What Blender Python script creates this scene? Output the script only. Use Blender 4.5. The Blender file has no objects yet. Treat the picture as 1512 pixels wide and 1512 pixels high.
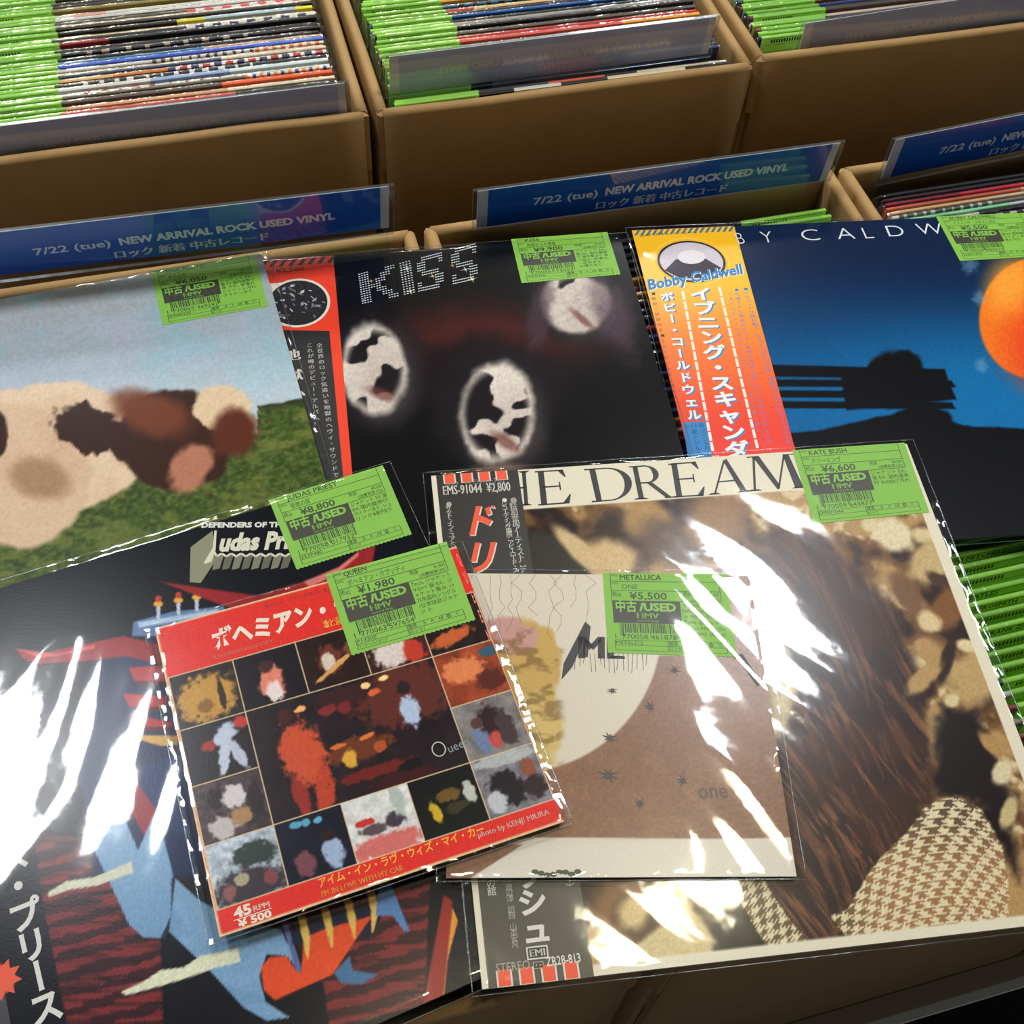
import bpy, math, random
import numpy as np
from mathutils import Matrix, Vector

# ------------------------------------------------------------------ camera, world, lamps, exposure
# all builder coordinates are centimetres; CM turns them into metres
CM = 0.01
sc = bpy.context.scene
COL = sc.collection
FPX, CYAW, CPITCH, CROLL, CZ = 1712.34, 0.330965, 0.95883, 0.080382, 61.598
_cp, _sp = math.cos(CPITCH), math.sin(CPITCH)
_fw = np.array([math.sin(CYAW)*_cp, math.cos(CYAW)*_cp, -_sp])
_rt0 = np.array([math.cos(CYAW), -math.sin(CYAW), 0.0])
_up0 = np.cross(_rt0, _fw)
_rt = math.cos(CROLL)*_rt0 + math.sin(CROLL)*_up0
_up = -math.sin(CROLL)*_rt0 + math.cos(CROLL)*_up0
CAM = np.array([0.0, 0.0, CZ])
cam = bpy.data.cameras.new('camera')
cam.sensor_width = 36.0
cam.lens = FPX/1512*36.0
cam.clip_start = 0.02
cam.clip_end = 50
cam_ob = bpy.data.objects.new('camera', cam)
COL.objects.link(cam_ob)
m = Matrix.Identity(4)
for i in range(3):
    m[i][0], m[i][1], m[i][2], m[i][3] = _rt[i], _up[i], -_fw[i], CAM[i]*CM
cam_ob.matrix_world = m
sc.camera = cam_ob

world = bpy.data.worlds.new('shop_air')
sc.world = world
world.use_nodes = True
bg = world.node_tree.nodes['Background']
bg.inputs[0].default_value = (0.80, 0.86, 1.0, 1)
bg.inputs[1].default_value = 0.17

def area(name, x, y, z, sx, sy, power, col, rot=0.0, spread=math.pi):
    l = bpy.data.lights.new(name, 'AREA')
    l.shape = 'RECTANGLE'
    l.size, l.size_y, l.energy, l.color = sx*CM, sy*CM, power, col
    l.spread = spread
    o = bpy.data.objects.new(name, l)
    COL.objects.link(o)
    o.location = (x*CM, y*CM, z*CM)
    o.rotation_euler = (0, 0, rot)
    return o

WHITE, WARM = (0.93, 0.96, 1.0), (1.0, 0.90, 0.62)
LAMP_Z = 205
for lx, ly in ((-62, 128), (108, 118), (-62, 330), (150, 330), (280, 120), (-240, 128), (30, 520)):
    area('ceiling_panel_lamp', lx, ly, LAMP_Z, 30, 42, 15, WHITE)
for lx, ly in ((62, 54), (74, 60), (12, 42), (92, 402), (70, 395), (-52, 395), (-30, 400)):
    area('ceiling_spot_lamp', lx, ly, LAMP_Z, 12, 12, 2.2 if ly < 100 else 6, WARM)

sc.view_settings.view_transform = 'Standard'
sc.view_settings.look = 'None'
sc.view_settings.gamma = 1.0
sc.view_settings.use_curve_mapping = False
sc.view_settings.exposure = 0.66

# ------------------------------------------------------------------ helpers
rng = random.Random(7)
def lin(c):
    c = np.asarray(c, float)/255.0
    return np.where(c <= 0.04045, c/12.92, ((c+0.055)/1.055)**2.4)
def hx(r, g, b): return tuple(lin((r, g, b)))

def rot3(r, a, b):
    Rz = np.array([[math.cos(r), -math.sin(r), 0], [math.sin(r), math.cos(r), 0], [0, 0, 1]])
    Rx = np.array([[1, 0, 0], [0, math.cos(a), -math.sin(a)], [0, math.sin(a), math.cos(a)]])
    Ry = np.array([[math.cos(b), 0, math.sin(b)], [0, 1, 0], [-math.sin(b), 0, math.cos(b)]])
    return Rx @ Ry @ Rz

class MB:
    """collects faces with one colour each; build() links them as one mesh object (cm in, m out)"""
    def __init__(s): s.v, s.f, s.c, s.sm = [], [], [], []
    def add(s, verts, faces, col=(1, 1, 1), smooth=False):
        n = len(s.v)
        s.v.extend([tuple(map(float, p)) for p in verts])
        for i, f in enumerate(faces):
            s.f.append([n+k for k in f])
            s.c.append(col[i] if isinstance(col, list) else col)
            s.sm.append(smooth)
        return s
    def box(s, x0, y0, z0, x1, y1, z1, col=(1, 1, 1)):
        v = [(x0,y0,z0),(x1,y0,z0),(x1,y1,z0),(x0,y1,z0),(x0,y0,z1),(x1,y0,z1),(x1,y1,z1),(x0,y1,z1)]
        return s.add(v, [(0,3,2,1),(4,5,6,7),(0,1,5,4),(1,2,6,5),(2,3,7,6),(3,0,4,7)], col)
    def poly(s, pts, col, z=0.0): return s.add([(p[0], p[1], z) for p in pts], [list(range(len(pts)))], col)
    def rect(s, x0, y0, x1, y1, col, z=0.0): return s.poly([(x0,y0),(x1,y0),(x1,y1),(x0,y1)], col, z)
    def line(s, p, q, w, col, z=0.0):
        p, q = np.array(p, float)[:2], np.array(q, float)[:2]
        t = q-p; L = np.linalg.norm(t)
        if L < 1e-9: return s
        n = np.array([-t[1], t[0]])/L*w/2
        return s.poly([p-n, q-n, q+n, p+n], col, z)
    def ellipse(s, cx, cy, rx, ry, col, z=0.0, n=40, rot=0.0):
        c_, s_ = math.cos(rot), math.sin(rot)
        pts = []
        for k in range(n):
            a = 2*math.pi*k/n
            x, y = rx*math.cos(a), ry*math.sin(a)
            pts.append((cx+x*c_-y*s_, cy+x*s_+y*c_))
        return s.poly(pts, col, z)
    def mesh(s, name, mat):
        me = bpy.data.meshes.new(name)
        me.from_pydata([(x*CM, y*CM, z*CM) for x, y, z in s.v], [], s.f)
        a = me.color_attributes.new('Col', 'FLOAT_COLOR', 'CORNER')
        buf = []
        for f, c in zip(s.f, s.c): buf.extend((c[0], c[1], c[2], 1.0)*len(f))
        a.data.foreach_set('color', buf)
        me.polygons.foreach_set('use_smooth', s.sm)
        me.materials.append(mat)
        return me
    def build(s, name, mat, parent=None): return link(name, s.mesh(name, mat), parent)

def link(name, me, parent=None):
    o = bpy.data.objects.new(name, me)
    COL.objects.link(o)
    if parent is not None: o.parent = parent
    return o
def tag(o, label=None, cat=None, group=None, kind=None):
    for k, v in (('label', label), ('category', cat), ('group', group), ('kind', kind)):
        if v: o[k] = v
    return o
def empty(name, C, R=None):
    o = bpy.data.objects.new(name, None)
    COL.objects.link(o)
    o.empty_display_size = 0.02
    mm = Matrix.Identity(4)
    for i in range(3):
        mm[i][3] = C[i]*CM
        if R is not None:
            for j in range(3): mm[i][j] = R[i][j]
    o.matrix_world = mm
    return o
def grid_mesh(name, X, Y, Z, mat, colors=None, smooth=True):
    """X, Y, Z: (n, m) arrays in cm; colors (n, m, 3) linear"""
    n, mm = X.shape
    co = np.stack([X, Y, Z], -1).reshape(-1, 3)*CM
    idx = np.arange(n*mm).reshape(n, mm)
    q = np.stack([idx[:-1, :-1], idx[:-1, 1:], idx[1:, 1:], idx[1:, :-1]], -1).reshape(-1, 4)
    me = bpy.data.meshes.new(name)
    me.vertices.add(len(co)); me.vertices.foreach_set('co', co.ravel())
    me.loops.add(q.size); me.loops.foreach_set('vertex_index', q.ravel().astype(np.int32))
    me.polygons.add(len(q))
    me.polygons.foreach_set('loop_start', (np.arange(len(q))*4).astype(np.int32))
    me.polygons.foreach_set('use_smooth', np.full(len(q), smooth))
    me.update(calc_edges=True)
    if colors is not None:
        a = me.color_attributes.new('Col', 'FLOAT_COLOR', 'POINT')
        c4 = np.ones((n*mm, 4)); c4[:, :3] = colors.reshape(-1, 3)
        a.data.foreach_set('color', c4.ravel())
    me.materials.append(mat)
    return me

# value noise in numpy
_T = np.random.RandomState(11).rand(256, 256)
def vnoise(x, y, seed=0):
    x = x+seed*17.31; y = y+seed*9.77
    xi, yi = np.floor(x).astype(int), np.floor(y).astype(int)
    fx, fy = x-xi, y-yi
    fx, fy = fx*fx*(3-2*fx), fy*fy*(3-2*fy)
    g = lambda a, b: _T[a % 256, b % 256]
    return (g(xi, yi)*(1-fx)+g(xi+1, yi)*fx)*(1-fy)+(g(xi, yi+1)*(1-fx)+g(xi+1, yi+1)*fx)*fy
def fbm(x, y, seed=0, octv=4):
    s, a, t = 0, .5, 0
    for o in range(octv):
        s = s+a*vnoise(x*2**o, y*2**o, seed+o*3); t += a; a *= .5
    return s/t
def sstep(a, b, x):
    t = np.clip((x-a)/(b-a), 0, 1)
    return t*t*(3-2*t)

# ------------------------------------------------------------------ materials
def newmat(name):
    mt = bpy.data.materials.new(name); mt.use_nodes = True
    nt = mt.node_tree
    return mt, nt, nt.nodes['Principled BSDF']
def ink_mat(name, rough, spec=0.5, coat=0.0, grain=0.0):
    mt, nt, p = newmat(name)
    at = nt.nodes.new('ShaderNodeAttribute'); at.attribute_name = 'Col'
    p.inputs['Roughness'].default_value = rough
    p.inputs['Specular IOR Level'].default_value = spec
    p.inputs['Coat Weight'].default_value = coat
    p.inputs['Coat Roughness'].default_value = .06
    if grain:
        tc = nt.nodes.new('ShaderNodeTexCoord'); no = nt.nodes.new('ShaderNodeTexNoise')
        no.inputs['Scale'].default_value = 700; no.inputs['Detail'].default_value = 3
        mr = nt.nodes.new('ShaderNodeMapRange'); mr.inputs[3].default_value = 1-grain; mr.inputs[4].default_value = 1+grain
        mx = nt.nodes.new('ShaderNodeMixRGB'); mx.blend_type = 'MULTIPLY'; mx.inputs[0].default_value = 1
        nt.links.new(tc.outputs['Object'], no.inputs['Vector'])
        nt.links.new(no.outputs[0], mr.inputs[0])
        nt.links.new(at.outputs['Color'], mx.inputs[1]); nt.links.new(mr.outputs[0], mx.inputs[2])
        nt.links.new(mx.outputs[0], p.inputs['Base Color'])
        bp = nt.nodes.new('ShaderNodeBump'); bp.inputs['Strength'].default_value = .05; bp.inputs['Distance'].default_value = .0005
        nt.links.new(no.outputs[0], bp.inputs['Height']); nt.links.new(bp.outputs[0], p.inputs['Normal'])
    else:
        nt.links.new(at.outputs['Color'], p.inputs['Base Color'])
    return mt
M_JACKET = ink_mat('printed_card_gloss', .24, .22, grain=.10)
M_MATT = ink_mat('printed_card_matt', .5, .3, grain=.06)
M_INK = ink_mat('flat_ink', .4, .4)
M_OBI = ink_mat('obi_paper', .3, .5, grain=.05)
M_TAG = ink_mat('tag_paper', .45, .35, grain=.03)

def film_mat(name, rough, refl, tint=(1, 1, 1), bump=.25, scale=55.0, body=0.0):
    """thin clear plastic: see-through with a Fresnel mirror coat over fine crinkles"""
    mt, nt, p = newmat(name)
    nt.nodes.remove(p)
    out = nt.nodes['Material Output']
    tr = nt.nodes.new('ShaderNodeBsdfTransparent'); tr.inputs[0].default_value = (*tint, 1)
    gl = nt.nodes.new('ShaderNodeBsdfGlossy'); gl.inputs['Roughness'].default_value = rough
    gl.inputs[0].default_value = (1, 1, 1, 1)
    ge = nt.nodes.new('ShaderNodeNewGeometry')
    dt = nt.nodes.new('ShaderNodeVectorMath'); dt.operation = 'DOT_PRODUCT'
    ab = nt.nodes.new('ShaderNodeMath'); ab.operation = 'ABSOLUTE'
    om = nt.nodes.new('ShaderNodeMath'); om.operation = 'SUBTRACT'; om.inputs[0].default_value = 1; om.use_clamp = True
    pw = nt.nodes.new('ShaderNodeMath'); pw.operation = 'POWER'; pw.inputs[1].default_value = 5
    fr = nt.nodes.new('ShaderNodeMath'); fr.operation = 'MULTIPLY_ADD'; fr.inputs[1].default_value = .95; fr.inputs[2].default_value = .05
    ma = nt.nodes.new('ShaderNodeMath'); ma.operation = 'MULTIPLY'; ma.inputs[1].default_value = refl; ma.use_clamp = True
    mx = nt.nodes.new('ShaderNodeMixShader')
    tc = nt.nodes.new('ShaderNodeTexCoord'); no = nt.nodes.new('ShaderNodeTexNoise')
    no.inputs['Scale'].default_value = scale; no.inputs['Detail'].default_value = 2
    bp = nt.nodes.new('ShaderNodeBump'); bp.inputs['Strength'].default_value = bump; bp.inputs['Distance'].default_value = .001
    L = nt.links.new
    L(tc.outputs['Object'], no.inputs['Vector']); L(no.outputs[0], bp.inputs['Height'])
    L(bp.outputs[0], gl.inputs['Normal']); L(bp.outputs[0], dt.inputs[0]); L(ge.outputs['Incoming'], dt.inputs[1])
    L(dt.outputs['Value'], ab.inputs[0]); L(ab.outputs[0], om.inputs[1]); L(om.outputs[0], pw.inputs[0]); L(pw.outputs[0], fr.inputs[0])
    L(fr.outputs[0], ma.inputs[0]); L(ma.outputs[0], mx.inputs[0])
    L(tr.outputs[0], mx.inputs[1]); L(gl.outputs[0], mx.inputs[2])
    last = mx
    if body:
        df = nt.nodes.new('ShaderNodeBsdfDiffuse'); df.inputs[0].default_value = (.75, .78, .78, 1)
        m2 = nt.nodes.new('ShaderNodeMixShader'); m2.inputs[0].default_value = body
        L(mx.outputs[0], m2.inputs[1]); L(df.outputs[0], m2.inputs[2]); last = m2
    L(last.outputs[0], out.inputs[0])
    return mt
M_FILM = film_mat('clear_sleeve_film', .06, 1.0, (.985, .985, .985), bump=.10)
M_SEAM = film_mat('sleeve_seam', .15, 1.5, (.86, .88, .88), body=.03)
M_CRINKLE = film_mat('crinkled_film', .14, 1.6, (.93, .94, .94), bump=.5, scale=260, body=.02)
M_PLATE = film_mat('clear_rigid_plastic', .06, 1.1, (.86, .88, .9), bump=.03, scale=12)

def kraft_mat(name, base, dark):
    mt, nt, p = newmat(name)
    L = nt.links.new
    tc = nt.nodes.new('ShaderNodeTexCoord')
    no = nt.nodes.new('ShaderNodeTexNoise'); no.inputs['Scale'].default_value = 22; no.inputs['Detail'].default_value = 6
    fi = nt.nodes.new('ShaderNodeTexNoise'); fi.inputs['Scale'].default_value = 900
    ad = nt.nodes.new('ShaderNodeMath'); ad.operation = 'ADD'
    rp = nt.nodes.new('ShaderNodeValToRGB')
    rp.color_ramp.elements[0].position = .7; rp.color_ramp.elements[0].color = (*dark, 1)
    rp.color_ramp.elements[1].position = 1.3 if False else 1.0; rp.color_ramp.elements[1].color = (*base, 1)
    L(tc.outputs['Object'], no.inputs['Vector']); L(tc.outputs['Object'], fi.inputs['Vector'])
    L(no.outputs[0], ad.inputs[0]); L(fi.outputs[0], ad.inputs[1]); L(ad.outputs[0], rp.inputs[0])
    L(rp.outputs[0], p.inputs['Base Color'])
    wv = nt.nodes.new('ShaderNodeTexWave'); wv.inputs['Scale'].default_value = 60; wv.bands_direction = 'X'
    bp = nt.nodes.new('ShaderNodeBump'); bp.inputs['Strength'].default_value = .04; bp.inputs['Distance'].default_value = .001
    L(tc.outputs['Object'], wv.inputs['Vector']); L(wv.outputs[0], bp.inputs['Height']); L(bp.outputs[0], p.inputs['Normal'])
    p.inputs['Roughness'].default_value = .62
    p.inputs['Specular IOR Level'].default_value = .25
    return mt
M_KRAFT = kraft_mat('kraft_corrugated_card', (.37, .225, .085), (.31, .185, .068))

def plain_mat(name, col, rough=.6, spec=.3, noise=.06, scale=40):
    mt, nt, p = newmat(name)
    tc = nt.nodes.new('ShaderNodeTexCoord'); no = nt.nodes.new('ShaderNodeTexNoise'); no.inputs['Scale'].default_value = scale
    no.inputs['Detail'].default_value = 4
    rp = nt.nodes.new('ShaderNodeValToRGB')
    rp.color_ramp.elements[0].color = (*[c*(1-noise) for c in col], 1); rp.color_ramp.elements[1].color = (*[min(1, c*(1+noise)) for c in col], 1)
    nt.links.new(tc.outputs['Object'], no.inputs['Vector']); nt.links.new(no.outputs[0], rp.inputs[0]); nt.links.new(rp.outputs[0], p.inputs['Base Color'])
    p.inputs['Roughness'].default_value = rough; p.inputs['Specular IOR Level'].default_value = spec
    return mt
M_WOOD = plain_mat('brown_board', (.17, .115, .06), .6)
M_EDGE = plain_mat('pale_edging', (.84, .81, .66), .45)
M_FLOOR = plain_mat('dark_floor_vinyl', (.022, .022, .026), .4, .4, .3, 8)
M_CEIL = plain_mat('ceiling_tile', (.16, .165, .17), .9, .1)
M_LID = plain_mat('blue_grey_plastic', (.085, .10, .16), .5)

# ------------------------------------------------------------------ room and display stands
b = MB(); b.box(-500, -300, -101, 700, 900, -100); tag(b.build('floor', M_FLOOR), kind='structure')
b = MB(); b.box(-500, -300, LAMP_Z+2, 700, 900, LAMP_Z+4); tag(b.build('ceiling', M_CEIL), kind='structure')

# ------------------------------------------------------------------ lettering
_glyph = {}
def glyph(s, off=0.0, res=2):
    key = (s, off, res)
    if key in _glyph: return _glyph[key]
    c = bpy.data.curves.new('t', 'FONT'); c.body = s; c.offset = off; c.resolution_u = res; c.fill_mode = 'FRONT'
    ob = bpy.data.objects.new('t', c); COL.objects.link(ob)
    dg = bpy.context.evaluated_depsgraph_get()
    me = bpy.data.meshes.new_from_object(ob.evaluated_get(dg))
    v = np.array([tuple(x.co)[:2] for x in me.vertices]) if len(me.vertices) else np.zeros((0, 2))
    f = [list(p.vertices) for p in me.polygons]
    bpy.data.objects.remove(ob); bpy.data.curves.remove(c); bpy.data.meshes.remove(me)
    _glyph[key] = (v, f)
    return _glyph[key]

class Print(MB):
    """flat print on a sheet whose plane is z = zlift; fm maps (x, y) of the layout to the sheet"""
    def __init__(s, z=0.0, fm=None): super().__init__(); s.z = z; s.fm = fm or (lambda x, y: (x, y))
    def P(s, pts, col, dz=0.0): return s.poly([s.fm(*p) for p in pts], col, s.z+dz)
    def R(s, x0, y0, x1, y1, col, dz=0.0): return s.P([(x0,y0),(x1,y0),(x1,y1),(x0,y1)], col, dz)
    def L(s, p, q, w, col, dz=0.0):
        p, q = np.array(p, float), np.array(q, float); t = q-p; n = np.array([-t[1], t[0]])/np.linalg.norm(t)*w/2
        return s.P([p-n, q-n, q+n, p+n], col, dz)
    def text(s, txt, p0, p1, em, col, off=0.0, dz=0.0, res=2, skew=0.0, dup=0.0, flip=False):
        """baseline from p0 to p1, em = height of the em square; all in layout units"""
        if 'M' in txt and off > 0: dup, off = off*.8, 0.0
        v, f = glyph(txt, off, res)
        if not len(v): return
        p0, p1 = np.array(p0, float), np.array(p1, float)
        t = p1-p0; L = np.linalg.norm(t); t = t/L; n = np.array([-t[1], t[0]])
        if flip: n = -n
        x0, x1 = v[:, 0].min(), v[:, 0].max()
        for dx in ((0,) if not dup else (-dup, dup)):
            q = p0+np.outer((v[:, 0]-x0)/(x1-x0)*L+v[:, 1]*em*skew+dx*em, t)+np.outer(v[:, 1]*em, n)
            s.add([(*s.fm(*a), s.z+dz) for a in q], f if not flip else [g[::-1] for g in f], col)
    def vtext(s, txt, pt, pb, w, h, col, off=0.0, dz=0.0, res=2, dup=0.0, skew=0.0):
        """characters one below the other from pt (top centre) to pb; w, h = size of each"""
        pt, pb = np.array(pt, float), np.array(pb, float)
        d = (pb-pt); Ld = np.linalg.norm(d); d = d/Ld; r = np.array([-d[1], d[0]])
        n = len(txt)
        for i, ch in enumerate(txt):
            if ch == ' ': continue
            v, f = glyph(ch, off, res)
            if not len(v): continue
            v = v.copy(); adv = 1.0
            if ord(ch) < 0x2e80: adv = .6
            v[:, 0] -= adv/2; v[:, 1] -= .38
            if ch in 'ー（）(':
                v = np.stack([v[:, 1], -v[:, 0]], 1)
            c0 = pt+d*(Ld*(i+.5)/n)
            for dx in ((0,) if not dup else (-dup, dup)):
                q = c0+np.outer((v[:, 0]+dx+skew*v[:, 1])*w, r)+np.outer(-v[:, 1]*h, d)
                s.add([(*s.fm(*a), s.z+dz) for a in q], f, col)

# ------------------------------------------------------------------ records lying on top: their planes
POSE = {  # centre x, y, z (cm), turn, tilts
 'K': (23.05, 26.04, 1.03, -.1448, .018, .0001),
 'M': (15.53, 25.14, 1.43, -.2452, .0151, -.0001),
 'Q': (1.195, 28.09, 1.80, .079, .003, .0),
 'J': (-6.62, 27.56, .79, .14733, .0114, .010),
 'C': (43.87, 47.71, -.42, -.15769, -.02513, -.00214),
 'S': (11.704, 50.618, -.05, -.11729, -.00048, -.00395),
 'P': (-13.23, 51.66, .41, .04584, -.00777, .00398)}
RM = {k: rot3(*v[3:]) for k, v in POSE.items()}
CT = {k: np.array(v[:3]) for k, v in POSE.items()}
def at(k, x, y):
    """where a point measured on the photograph lies on the sheet of record k"""
    dd = _fw+_rt*(x-756)/FPX-_up*(y-756)/FPX
    n = RM[k][:, 2]
    P = CAM+dd*(((CT[k]-CAM)@n)/(dd@n))
    q = RM[k].T@(P-CT[k])
    return (q[0], q[1])
def project(k, X, Y):
    W = CT[k]+np.stack([X, Y, X*0], -1)@RM[k].T-CAM
    z = W@_fw
    return 756+FPX*(W@_rt)/z, 756-FPX*(W@_up)/z

class Art:
    """soft colour picture laid out over a sheet, N points a side"""
    def __init__(s, k, x0, y0, x1, y1, N):
        s.k = k; s.ext = (x0, y0, x1, y1)
        M = max(2, int(N*(x1-x0)/(y1-y0)))
        X, Y = np.meshgrid(np.linspace(x0, x1, M), np.linspace(y0, y1, N))
        s.X, s.Y = X, Y
        s.px, s.py = project(k, X, Y)
        s.c = np.zeros(X.shape+(3,))
    def fill(s, c): s.c[:] = c; return s
    def mix(s, mask, col):
        mask = np.clip(mask, 0, 1)[..., None]
        s.c = s.c*(1-mask)+np.asarray(col, float)*mask; return s
    def n(s, sx, sy=None, seed=0, o=4, ang=0.0):
        sy = sy or sx; c_, s_ = math.cos(ang), math.sin(ang)
        return fbm((s.px*c_+s.py*s_)/sx, (-s.px*s_+s.py*c_)/sy, seed, o)
    def ell(s, cx, cy, rx, ry, col, rot=0.0, soft=.06, warp=0.0, seed=0, a=1.0, ws=30):
        c_, s_ = math.cos(rot), math.sin(rot)
        u, v = (s.px-cx)*c_+(s.py-cy)*s_, -(s.px-cx)*s_+(s.py-cy)*c_
        r = np.sqrt((u/rx)**2+(v/ry)**2)
        if warp: r = r+(s.n(ws, seed=seed)-.5)*warp
        return s.mix(a*(1-sstep(1-soft, 1+soft, r)), col)
    def pmask(s, pts, soft=1.5, warp=0.0, seed=0, ws=20):
        px, py = s.px, s.py
        if warp:
            px = px+(s.n(ws, seed=seed)-.5)*warp; py = py+(s.n(ws, seed=seed+40)-.5)*warp
        P = np.array(pts, float); n = len(P)
        ins = np.zeros(px.shape, bool); dist = np.full(px.shape, 1e9)
        for i in range(n):
            a, b2 = P[i], P[(i+1) % n]
            cond = ((a[1] > py) != (b2[1] > py))
            with np.errstate(divide='ignore', invalid='ignore'):
                xs = (b2[0]-a[0])*(py-a[1])/(b2[1]-a[1]+1e-12)+a[0]
            ins ^= cond & (px < xs)
            t = b2-a; L2 = t@t+1e-9
            h = np.clip(((px-a[0])*t[0]+(py-a[1])*t[1])/L2, 0, 1)
            dist = np.minimum(dist, np.hypot(px-a[0]-h*t[0], py-a[1]-h*t[1]))
        return sstep(-soft, soft, np.where(ins, dist, -dist))
    def poly(s, pts, col, soft=1.5, warp=0.0, seed=0, a=1.0, ws=20): return s.mix(a*s.pmask(pts, soft, warp, seed, ws), col)
    def build(s, name, mat, parent, z=.006):
        me = grid_mesh(name, s.X, s.Y, np.full(s.X.shape, z), mat, lin(np.clip(s.c, 0, 255)), False)
        return link(name, me, parent)

FILMED = []
def sleeve(root, hw, hh, mg, seed, amp=.065, ang=.6, thick=.3, cx=0.0, cy=0.0, n=110, fade=None):
    """the clear outer sleeve: a waved sheet over the jacket, sagging past its edges, with a seam bead round it"""
    l, r, bt, tp = mg
    xs = np.linspace(cx-hw-l, cx+hw+r, n); ys = np.linspace(cy-hh-bt, cy+hh+tp, n)
    X, Y = np.meshgrid(xs, ys)
    c_, s_ = math.cos(ang), math.sin(ang)
    U, V = X*c_+Y*s_, -X*s_+Y*c_
    w = fbm(U/2.2, V/11.0, seed, 2)
    w2 = fbm(U/6.5, V/7.5, seed+5, 2)
    ridge = np.clip(np.abs(vnoise(U/4.2+.5*vnoise(U/9, V/9, seed+2), V/15, seed+9)-.5)*2, 0, 1)
    Z = .048+amp*(1.45*w+.7*w2+.45*(1-ridge)**3)
    if fade: Z = .048+(Z-.048)*(.4+.6*sstep(fade[0], fade[1], X))
    ox = np.maximum(np.maximum(cx-hw-X, X-cx-hw), 0); oy = np.maximum(np.maximum(cy-hh-Y, Y-cy-hh), 0)
    o = np.hypot(ox, oy)
    Z = Z-np.minimum(o/.35, 1)*thick*.55+(o > 0)*(fbm(X*2.2, Y*2.2, seed+3, 2)-.5)*.1
    f = link('plastic_sleeve', grid_mesh('plastic_sleeve', X, Y, Z, M_FILM), root)
    # seam bead
    bd = MB(); path = [(X[0, j], Y[0, j], Z[0, j]) for j in range(0, n, 3)]+[(X[i, -1], Y[i, -1], Z[i, -1]) for i in range(0, n, 3)]
    path += [(X[-1, j], Y[-1, j], Z[-1, j]) for j in range(n-1, -1, -3)]+[(X[i, 0], Y[i, 0], Z[i, 0]) for i in range(n-1, -1, -3)]
    P = np.array(path); k = len(P); vv = []
    for i in range(k):
        t = P[(i+1) % k]-P[i-1]; t[2] = 0; t = t/(np.linalg.norm(t)+1e-9); nn = np.array([-t[1], t[0], 0])
        for a in range(4):
            q = P[i]+nn*.035*math.cos(a*math.pi/2)+np.array([0, 0, .03*math.sin(a*math.pi/2)])
            vv.append(tuple(q))
    ff = [[i*4+a, ((i+1) % k)*4+a, ((i+1) % k)*4+(a+1) % 4, i*4+(a+1) % 4] for i in range(k) for a in range(4)]
    bd.add(vv, ff, (1, 1, 1), True)
    bd.build('sleeve_seam', M_SEAM, f)
    return f

def jacket(root, x0, y0, x1, y1, t, edge=(215, 208, 190)):
    """card jacket with softened edges"""
    b = MB(); e = .05
    col = hx(*edge)
    ring = [(x0, y0, x1, y1, -t+e), (x0, y0, x1, y1, -e), (x0+e, y0+e, x1-e, y1-e, 0)]
    v = [(x0+e, y0+e, -t), (x1-e, y0+e, -t), (x1-e, y1-e, -t), (x0+e, y1-e, -t)]
    for a0, b0, a1, b1, z in ring: v += [(a0, b0, z), (a1, b0, z), (a1, b1, z), (a0, b1, z)]
    f = [(3, 2, 1, 0)]+[(r*4+i, r*4+(i+1) % 4, r*4+4+(i+1) % 4, r*4+4+i) for r in range(3) for i in range(4)]+[(12, 13, 14, 15)]
    b.add(v, f, col)
    return b.build('jacket', M_MATT, root)

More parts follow.
